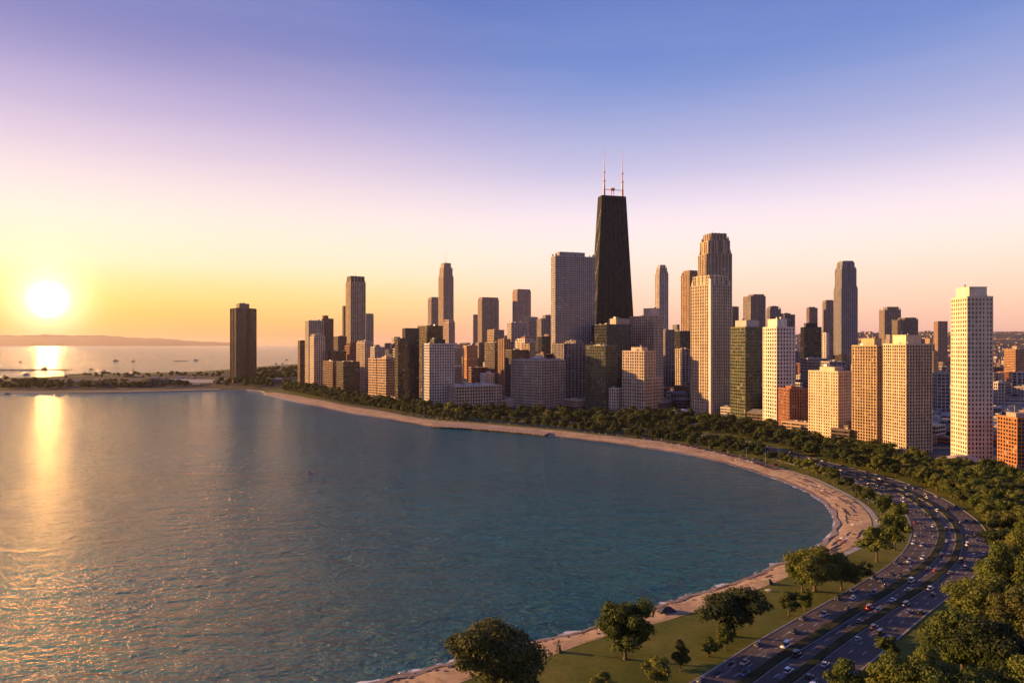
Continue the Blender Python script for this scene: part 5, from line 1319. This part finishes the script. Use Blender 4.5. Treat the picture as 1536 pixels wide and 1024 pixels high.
for k in range(110):
    i = rp_.choice(list(range(110, 200))*3+list(range(20,110))+list(range(200,240,4))); t = rp_.uniform(.3, .95); w = [q for q in PARTS_OF_BEACH if q[0] <= i < q[1]][0][2]
    nm, me = rp_.choice(PM); p = drop(WATER_EDGE[i].lerp(SAND_EDGE[i], t)); o = link('person', me); o.location = p; o.rotation_euler = (0,0,rp_.uniform(0,6.28))
    tag(o, f'{nm} {w}', 'person', 'people on the beach')
# beach blankets and parasols
M_blk = [('dark blue', plain('towel', (.05,.07,.14), .9)), ('rust-red', plain('towel', (.22,.08,.05), .9)), ('white', plain('towel', (.6,.58,.55), .9)), ('charcoal', plain('towel', (.05,.045,.045), .9))]
tm_ = []
for nm, mt in M_blk:
    m = MB(); n_ = 6
    for a in range(n_+1):
        for b in range(4): m.v.append((-1.0+2*a/n_, -.6+1.2*b/3, .04+.03*math.sin(a*2.1+b*1.7)))
    for a in range(n_):
        for b in range(3): q = a*4+b; m.f.append((q, q+4, q+5, q+1)); m.mi.append(0)
    tm_.append((nm, mesh_of(m, 'beach_towel', mt)))
for k in range(46):
    i = rp_.choice(list(range(120, 196))+list(range(60,120,2))); w = [q for q in PARTS_OF_BEACH if q[0] <= i < q[1]][0][2]; nm, me = rp_.choice(tm_)
    o = link('beach_blanket', me); p = drop(WATER_EDGE[i].lerp(SAND_EDGE[i], rp_.uniform(.35,.9))); p.z += .02; o.location = p; o.rotation_euler = (0,0,rp_.uniform(0,3)); o.scale = (1.4,1.5,1)
    tag(o, f'{nm} blanket spread {w}', 'blanket', 'blankets on the sand')
def parasol_parts():
    m = MB(); m.cyl(0,0,.03,.03,0,2.2,6); pole = m
    c = MB(); n = 10; c.v.append((0,0,2.45))
    for i in range(n): a = 2*math.pi*i/n; c.v.append((1.5*math.cos(a),1.5*math.sin(a),1.95)); 
    for i in range(n): c.f.append((0,1+i,1+(i+1)%n)); c.mi.append(0)
    return pole, c
pole_m, can_m = parasol_parts(); pole_me = mesh_of(pole_m, 'pole', M_steel)
can_mes = [(nm, mesh_of(can_m, 'canopy', mt)) for nm, mt in M_blk[:3]]
for k in range(22):
    i = rp_.choice(list(range(128, 194))); w = [q for q in PARTS_OF_BEACH if q[0] <= i < q[1]][0][2]; nm, me = rp_.choice(can_mes)
    p = drop(WATER_EDGE[i].lerp(SAND_EDGE[i], rp_.uniform(.4,.9))); r_ = empty('beach_umbrella', p, 0, f'{nm} parasol planted {w}', 'parasol', 'parasols on the beach'); link('pole', pole_me, r_); link('canopy', me, r_)
# ------------------------------------------------------------------ rocks and driftwood on the near shore
def rock_mesh(seed, r):
    bm = bmesh.new(); bmesh.ops.create_icosphere(bm, subdivisions=2, radius=r); g = random.Random(seed); ph = [g.uniform(0,6) for _ in range(6)]
    for v in bm.verts:
        n = v.co.normalized(); k = 1+.22*math.sin(n.x*4+ph[0])*math.sin(n.y*5+ph[1])+.16*math.sin(n.z*7+ph[2]+n.x*3); v.co *= k; v.co.z *= .6
    me = bpy.data.meshes.new('boulder'); bm.to_mesh(me); bm.free(); me.materials.append(plain('rock', (.13,.10,.085), .85, 0, .3, 1.5)); return me
RK = [rock_mesh(i, 1.0) for i in range(5)]
for k in range(90):
    i = rp_.randrange(196, 282); t = rp_.uniform(.02, .22) if rp_.random() < .8 else rp_.uniform(.3, .8); p = drop(WATER_EDGE[i].lerp(SAND_EDGE[i], t)); o = link('boulder', rp_.choice(RK)); o.location = p
    s = rp_.uniform(.3, .95); o.scale = (s*rp_.uniform(.8,1.6), s, s*.8); o.rotation_euler = (0,0,rp_.uniform(0,6))
    tag(o, 'dark rounded boulder at the water line of the near beach' if t < .25 else 'small boulder lying up on the sand of the near beach', 'rock', 'boulders at the water line' if t < .25 else 'boulders up on the sand')
# long dark lines of seaweed on the broad beach
M_weed = plain('seaweed', (.055,.042,.036), .9, 0, .3, .5)
for k in range(26):
    i0 = rp_.randrange(150, 215); t = rp_.uniform(.35, .85); L_ = rp_.randrange(2, 6); mb = MB(); prev = None
    for q in range(L_*3+1):
        f = i0+q/3; a = WATER_EDGE[int(f)].lerp(WATER_EDGE[int(f)+1], f-int(f)); b = SAND_EDGE[int(f)].lerp(SAND_EDGE[int(f)+1], f-int(f))
        p = drop(a.lerp(b, t+.01*math.sin(q*1.3))); wd = .9*math.sin(math.pi*(q+.3)/(L_*3+.6))*rp_.uniform(.6,1.2)+.1; d = (b-a).normalized(); 
        mb.v.append(tuple(p-d*wd+Vector((0,0,.05)))); mb.v.append(tuple(p+Vector((0,0,.28)))); mb.v.append(tuple(p+d*wd+Vector((0,0,.05))))
    for q in range(L_*3):
        for s in (0,1): a = q*3+s; mb.f.append((a, a+3, a+4, a+1)); mb.mi.append(0)
    o = mb.build('seaweed', M_weed, None, True); tag(o, 'long dark line of seaweed drying on the broad curve of the beach', 'seaweed', 'seaweed lines on the sand')
# dark tarpaulin shelter on the near sand
def shelter(x, y, w, label):
    p = G(x, y, 1.3); r_ = empty('beach_shelter', p, R(20), label, 'shelter'); m = MB(); a = w*p.y/F/2
    m.prism([(-a,-1.6),(a,-1.6),(a,1.6),(-a,1.6)], .5, 2.4, [(-a*.25,-.3),(a*.35,-.3),(a*.35,.3),(-a*.25,.3)]); m.build('canopy', plain('tarpaulin', (.035,.035,.045), .7), r_)
    for sx in (-1,1):
        for sy in (-1,1): q = MB(); q.cyl(sx*a*.9, sy*1.4, .05, .05, 0, .7, 6); q.build('post', M_steel, r_)
shelter(1000, 918, 30, 'dark tarpaulin shelter on the sand above the golden-green tree')
shelter(1154, 876, 9, 'small dark shelter on the sand left of the wide spreading tree')
# picnic table
p = G(1152, 886, 1.5); r_ = empty('picnic_table', p, .4, 'white picnic table on the grass between the two dark trees', 'table')
wt = plain('white_paint', (.62,.6,.57), .6)
m = MB(); m.box(-1.1,1.1,-.45,.45,.72,.79); m.build('tabletop', wt, r_)
for s in (-1,1): m = MB(); m.box(-1.1,1.1,s*.85-.17,s*.85+.17,.43,.49); m.build('bench', wt, r_)
for s in (-1,1):
    m = MB(); m.bar((s*.8,-.9,0),(s*.8,.0,.74),.09); m.bar((s*.8,.9,0),(s*.8,0,.74),.09); m.box(s*.8-.05,s*.8+.05,-1.0,1.0,.36,.43); m.build('leg', wt, r_)
# stone figure on a pedestal by the shore
p = G(838, 977, 1.5); r_ = empty('statue', p, R(-40), 'dark statue on a stepped pedestal between the sand and the lawn', 'statue')
st_m = plain('weathered_bronze', (.035,.03,.028), .5, .3, .3, 1.5); ped = plain('dark_stone', (.07,.06,.055), .85, 0, .3, 1.2)
m = MB(); m.box(-1.0,1.0,-1.0,1.0,0,.35); m.box(-.75,.75,-.75,.75,.35,.65); m.prism([(-.6,-.6),(.6,-.6),(.6,.6),(-.6,.6)], .65, 2.1, [(-.5,-.5),(.5,-.5),(.5,.5),(-.5,.5)]); m.box(-.62,.62,-.62,.62,2.1,2.3); m.build('pedestal', ped, r_)
fig = fig_mesh; fig.materials.clear(); fig.materials.append(st_m)
for q in fig.polygons: q.material_index = 0
o = link('figure', fig, r_); o.location = (0,0,2.3); o.scale = (1.45,1.45,1.3)
# ------------------------------------------------------------------ promenade deck on posts
i0, i1 = 56, 82
edge = [WATER_EDGE[i] for i in range(i0, i1)]; out_ = [WATER_EDGE[i]+(WATER_EDGE[i]-SAND_EDGE[i]).normalized()*9 for i in range(i0, i1)]; inn = [WATER_EDGE[i]+(SAND_EDGE[i]-WATER_EDGE[i])*.45 for i in range(i0, i1)]
r_ = empty('promenade', edge[len(edge)//2].copy(), 0, 'timber promenade on dark posts along the middle of the beach', 'promenade')
off = r_.location.copy(); mb = MB()
for i in range(len(edge)-1):
    a, b, c, d = (v-off for v in (out_[i], out_[i+1], inn[i+1], inn[i]))
    for z in (2.3, 1.8):
        q = [Vector((v.x,v.y,z)) for v in (a,b,c,d)]; mb.quad(*(q if z > 2 else q[::-1]))
    mb.quad((a.x,a.y,1.8),(b.x,b.y,1.8),(b.x,b.y,2.3),(a.x,a.y,2.3)); mb.quad((c.x,c.y,1.8),(d.x,d.y,1.8),(d.x,d.y,2.3),(c.x,c.y,2.3))
mb.build('deck', ground_mat('deck_boards', [(.3,(.26,.18,.13)),(.7,(.42,.31,.23))], .3, 5, .85), r_)
M_post = plain('dark_timber', (.035,.028,.024), .9)
mb = MB()
for i in range(len(edge)-1):
    a, b = out_[i]-off, out_[i+1]-off; n = (out_[i]-inn[i]).normalized()*.3; a = a-n*8; b = b-n*8
    mb.quad((a.x,a.y,-.5),(b.x,b.y,-.5),(b.x,b.y,1.8),(a.x,a.y,1.8))
mb.build('bulkhead', M_post, r_)
pm = MB(); pm.cyl(0,0,.32,.28,-1,3.2,8); pme = mesh_of(pm, 'post', M_post)
for i in range(0, len(edge)):
    o = link('post', pme, r_); o.location = (out_[i]-off).to_tuple()[:2]+(0,)
# ------------------------------------------------------------------ street lamps
def lamp_meshes():
    m = MB(); m.cyl(0,0,.14,.08,0,9.5,8); pole = mesh_of(m, 'pole', M_steel)
    m = MB(); m.bar((0,0,9.4),(2.2,0,9.9),.09); arm = mesh_of(m, 'arm', M_steel)
    m = MB(); m.box(1.9,2.7,-.16,.16,9.8,9.98); head = mesh_of(m, 'lamp_head', plain('lamp_glass', (.5,.5,.48), .3)); return pole, arm, head
lp, la, lh = lamp_meshes()
def lamp(p, rz, label, group):
    r_ = empty('street_lamp', p, rz, label, 'street lamp', group); link('pole', lp, r_); link('arm', la, r_); link('lamp_head', lh, r_)
for i in range(6, len(PR)-10, 5):
    q = PR[i+1]-PR[i]; p = offset(PR, SGN*-4.9 if False else 5.0)[i]; p.z = 1.5; lamp(p, math.atan2(q.y,q.x)-R(90), 'grey street lamp standing beside the park road', 'street lamps beside the park road')
# ------------------------------------------------------------------ low park pavilions
def pavilion(x, y, w, d, h, rz, col, label, roofc=(.4,.36,.32)):
    p = G(x, y); r_ = empty('pavilion', p, rz, label, 'pavilion')
    m = MB(); m.box(-w/2,w/2,-d/2,d/2,0,h); m.build('wall', wall_mat(col), r_)
    m = MB(); m.prism([(-w/2-.8,-d/2-.8),(w/2+.8,-d/2-.8),(w/2+.8,d/2+.8),(-w/2-.8,d/2+.8)], h, h+w*.12, [(-w*.18,-d*.12),(w*.18,-d*.12),(w*.18,d*.12),(-w*.18,d*.12)]); m.build('roof', wall_mat(roofc, .85), r_)
    for k in range(4): q = MB(); q.box(-w/2+w*(.12+.22*k), -w/2+w*(.24+.22*k), -d/2-.06, -d/2+.02, .8, h-.5); q.build('window', M_cglass, r_)
    FOOT.append((p.x,p.y,w*.6,rz,w,d,p.x,p.y))
pavilion(1053, 643, 26, 12, 5, .2, (.42,.33,.26), 'small tan pavilion with a pale roof among the park trees at the centre', (.5,.38,.3))
pavilion(1020, 626, 44, 22, 7, .5, (.42,.42,.45), 'low white hall at the foot of the stepped cream block', (.5,.5,.54))
pavilion(1440, 703, 40, 24, 7, .3, (.5,.38,.28), 'low round-cornered tan hall left of the tallest white tower', (.45,.36,.30))
pavilion(1468, 714, 34, 16, 5, .3, (.42,.38,.36), 'white entrance hall at the foot of the tallest white tower', (.55,.52,.52))
pavilion(1424, 716, 20, 12, 6, 1.0, (.45,.30,.20), 'small orange-lit house among the trees below the tallest white tower', (.5,.36,.28))
pavilion(1285, 677, 20, 10, 5, .6, (.45,.38,.32), 'pale kiosk among the trees below the golden tan tower', (.5,.42,.36))
pavilion(1086, 632, 30, 16, 5, .3, (.38,.37,.38), 'grey-white hall below the green and gold glass slab', (.45,.45,.47))
pavilion(908, 641, 12, 8, 4, .5, (.5,.45,.42), 'little white hut in the shaded park belt', (.5,.45,.42))
# sheds and tents on the spit
rs = random.Random(17)
SPC = [('pale',(.36,.30,.26)),('tan',(.30,.21,.15)),('grey',(.20,.18,.17)),('brown',(.14,.10,.07))]
for k in range(30):
    x = rs.uniform(190, 440) if k > 8 else rs.uniform(40, 200); lo = 572 if x < 200 else 565
    y = rs.uniform(lo, 581 if x > 260 else 576); p = G(x, y); w = rs.uniform(14, 36); d = rs.uniform(10, 20); h = rs.uniform(3, 5.5); cn, c = SPC[k % 4]
    r_ = empty('shed', p, rs.uniform(-.3,.3), f'{cn} low shed with a shallow roof on the spit '+('left of the sun path' if x < 60 else 'near the shore mound' if x < 200 else 'left of the lone tower' if x < 344 else 'right of the lone tower'), 'shed', 'sheds on the spit')
    m = MB(); m.box(-w/2,w/2,-d/2,d/2,0,h); m.build('wall', wall_mat(c), r_); m = MB(); m.prism([(-w/2-.5,-d/2-.5),(w/2+.5,-d/2-.5),(w/2+.5,d/2+.5),(-w/2-.5,d/2+.5)], h, h+3, [(-w/2-.5,-.2),(w/2+.5,-.2),(w/2+.5,.2),(-w/2-.5,.2)]); m.build('roof', wall_mat(tuple(v*1.1 for v in c), .8), r_)
# white parking ground & tracks on the spit
sheet('gravel_yard', [G(x,y) for x,y in [(225,573),(300,574),(345,573),(330,569),(260,568),(215,570)]], 1.54, M_conc)
sheet('sandy_track', [G(x,y) for x,y in [(-100,587),(60,588),(200,587),(330,584),(330,583.2),(200,586),(60,587),(-100,586)]], 1.53, M_kerb)
# grassy mound on the spit
mb = MB(); c0 = G(195, 580); nx_, ny_ = 40, 14
for j in range(ny_+1):
    for i in range(nx_+1):
        u = i/nx_*2-1; v = j/ny_*2-1; k = max(0, 1-u*u)*max(0, 1-v*v); mb.v.append((c0.x+u*170, c0.y+v*70+60, 1.4+k*16*(1+.25*math.sin(u*7)+.1*math.sin(u*19+v*5))))
for j in range(ny_):
    for i in range(nx_): a = j*(nx_+1)+i; mb.f.append((a,a+1,a+nx_+2,a+nx_+1)); mb.mi.append(0)
mb.build('grass_mound', M_spit, None, True)['kind'] = 'structure'
# ------------------------------------------------------------------ breakwaters, lighthouse, ships, boats
M_rockp = ground_mat('breakwater_rock', [(.3,(.05,.045,.04)),(.7,(.13,.10,.08))], .3, 5, .9)
def breakwater(x0, y0, x1, y1, w, h, label):
    a = G(x0,y0,0); b = G(x1,y1,0); c = (a+b)/2; r_ = None; n = 40; d = (b-a).normalized(); nn = Vector((-d.y,d.x,0)); g = random.Random(int(x0+y0)); mb = MB()
    for i in range(n+1):
        p = a.lerp(b, i/n)-c; e = .35 if i in (0,n) else 1; hh = h*g.uniform(.7,1.2)*e
        for s, z in ((-1,-1),(-.45,hh),(.45,hh*g.uniform(.85,1.1)),(1,-1)): q = p+nn*w*s*g.uniform(.9,1.1); mb.v.append((q.x,q.y,z))
    for i in range(n):
        for s in range(3): k = i*4+s; mb.f.append((k,k+1,k+5,k+4)); mb.mi.append(0)
    o = mb.build('breakwater', M_rockp); o.location = c; tag(o, label, 'breakwater')
breakwater(-60, 555.5, 110, 554.5, 9, 3.2, 'long dark breakwater carrying the light station under the sun')
breakwater(102, 562, 136, 561, 7, 2.6, 'short breakwater right of and nearer than the light station')
breakwater(50, 561.5, 84, 561, 6, 1.6, 'faint low breakwater in the sun glare in front of the light station')
breakwater(260, 541.5, 282, 541.2, 8, 2.5, 'small stone breakwater far out left of the lone tower')
breakwater(330, 518.6, 450, 518.4, 60, 6, 'thin distant breakwater line on the horizon behind the lone tower')
def station(x, yb, ytop, wpx, label):
    p = G(x, yb, 2.0); k = p.y/F; r_ = empty('light_station', p, .2, label, 'lighthouse'); m = MB(); w = wpx*k; mt = wall_mat((.16,.12,.09))
    m.box(-w/2,w/2,-w/4,w/4,0,2.2*k); m.box(-w*.3,w*.1,-w/5,w/5,2.2*k,3.6*k); m.prism([(-w*.28,-w/5),(w*.08,-w/5),(w*.08,w/5),(-w*.28,w/5)], 3.6*k, 4.6*k, [(-w*.15,0),(-w*.05,0),(-w*.05,.1),(-w*.15,.1)]); m.build('keeper_house', mt, r_)
    m = MB(); m.cyl(w*.2,0,0.8*k,.5*k,0,(yb-ytop)*.6*k,10); m.cyl(w*.2,0,0.8*k,0.8*k,(yb-ytop)*.6*k,(yb-ytop)*.63*k,10); m.cyl(w*.2,0,.25*k,.1*k,(yb-ytop)*.63*k,(yb-ytop)*k,6); m.build('light_tower', mt, r_)
station(67, 554.5, 537, 8, 'light station with a slender tower on the breakwater beneath the sun')
station(196, 565, 547, 17, 'squat harbour light building with a thin mast at the spit edge')
station(99, 566, 559, 5, 'small square beacon hut on the left spit edge')
def boat(x, y, Lm, rz, label, group=None, mast=False, colr=(.08,.06,.05), cabin=(.5,.46,.42)):
    p = G(x, y, 0); r_ = empty('boat', p, rz, label, 'boat', group); bm = MB(); b = Lm*.16
    out = [(-.5,-.8),(-.5,.8),(-.2,1),(.2,.95),(.4,.5),(.5,0),(.4,-.5),(.2,-.95),(-.2,-1)]
    out = [(u*Lm, v*b) for u, v in out]; bm.prism([(u*.92, v*.75) for u, v in out][::-1], -.2, Lm*.12, out[::-1]); bm.build('hull', plain('hull_paint', colr, .5), r_)
    m = MB(); m.box(-Lm*.28, Lm*.08, -b*.6, b*.6, Lm*.12, Lm*.24); m.box(-Lm*.2, Lm*.0, -b*.45, b*.45, Lm*.24, Lm*.31); m.build('cabin', plain('cabin_paint', cabin, .5), r_)
    m = MB(); m.box(Lm*.08, Lm*.085, -b*.5, b*.5, Lm*.16, Lm*.22); m.build('windscreen', M_cglass, r_)
    m = MB(); m.cyl(-Lm*.1,0,Lm*.01,Lm*.004,Lm*.3,Lm*(.9 if mast else .5),6); m.build('mast', M_steel, r_)
    return r_
boat(466, 709.5, 6.5, R(15), 'small motorboat with a dark bow and pinkish hull alone in the bay', None, False, (.55,.38,.33), (.10,.09,.09))
for x, y, L_, lb in ((174,541.5,38,'dark workboat on the glittering water below the sun, left group'),(158,559,34,'dark barge just off the spit edge'),(200,542,24,'small vessel with a short mast beside the workboat'),(294,540.5,30,'lone dark boat between the sun path and the lone tower'),
   (430,539.5,20,'tiny boat on the lake right of the lone tower'),(414,545.5,16,'small pale-decked boat nearer right of the lone tower'),(424,545.3,18,'low skiff beside the small pale-decked boat'),(40,562,22,'dark buoy boat left of the sun path near the spit'),(31,543,22,'faint distant vessel at the far left'),(137,554,20,'flat boat at the tip of the breakwater'),(12,590.6,13,'moored dark boat against the near shore at the left edge')):
    boat(x, y, L_, R(rs.uniform(-25,25)), lb)
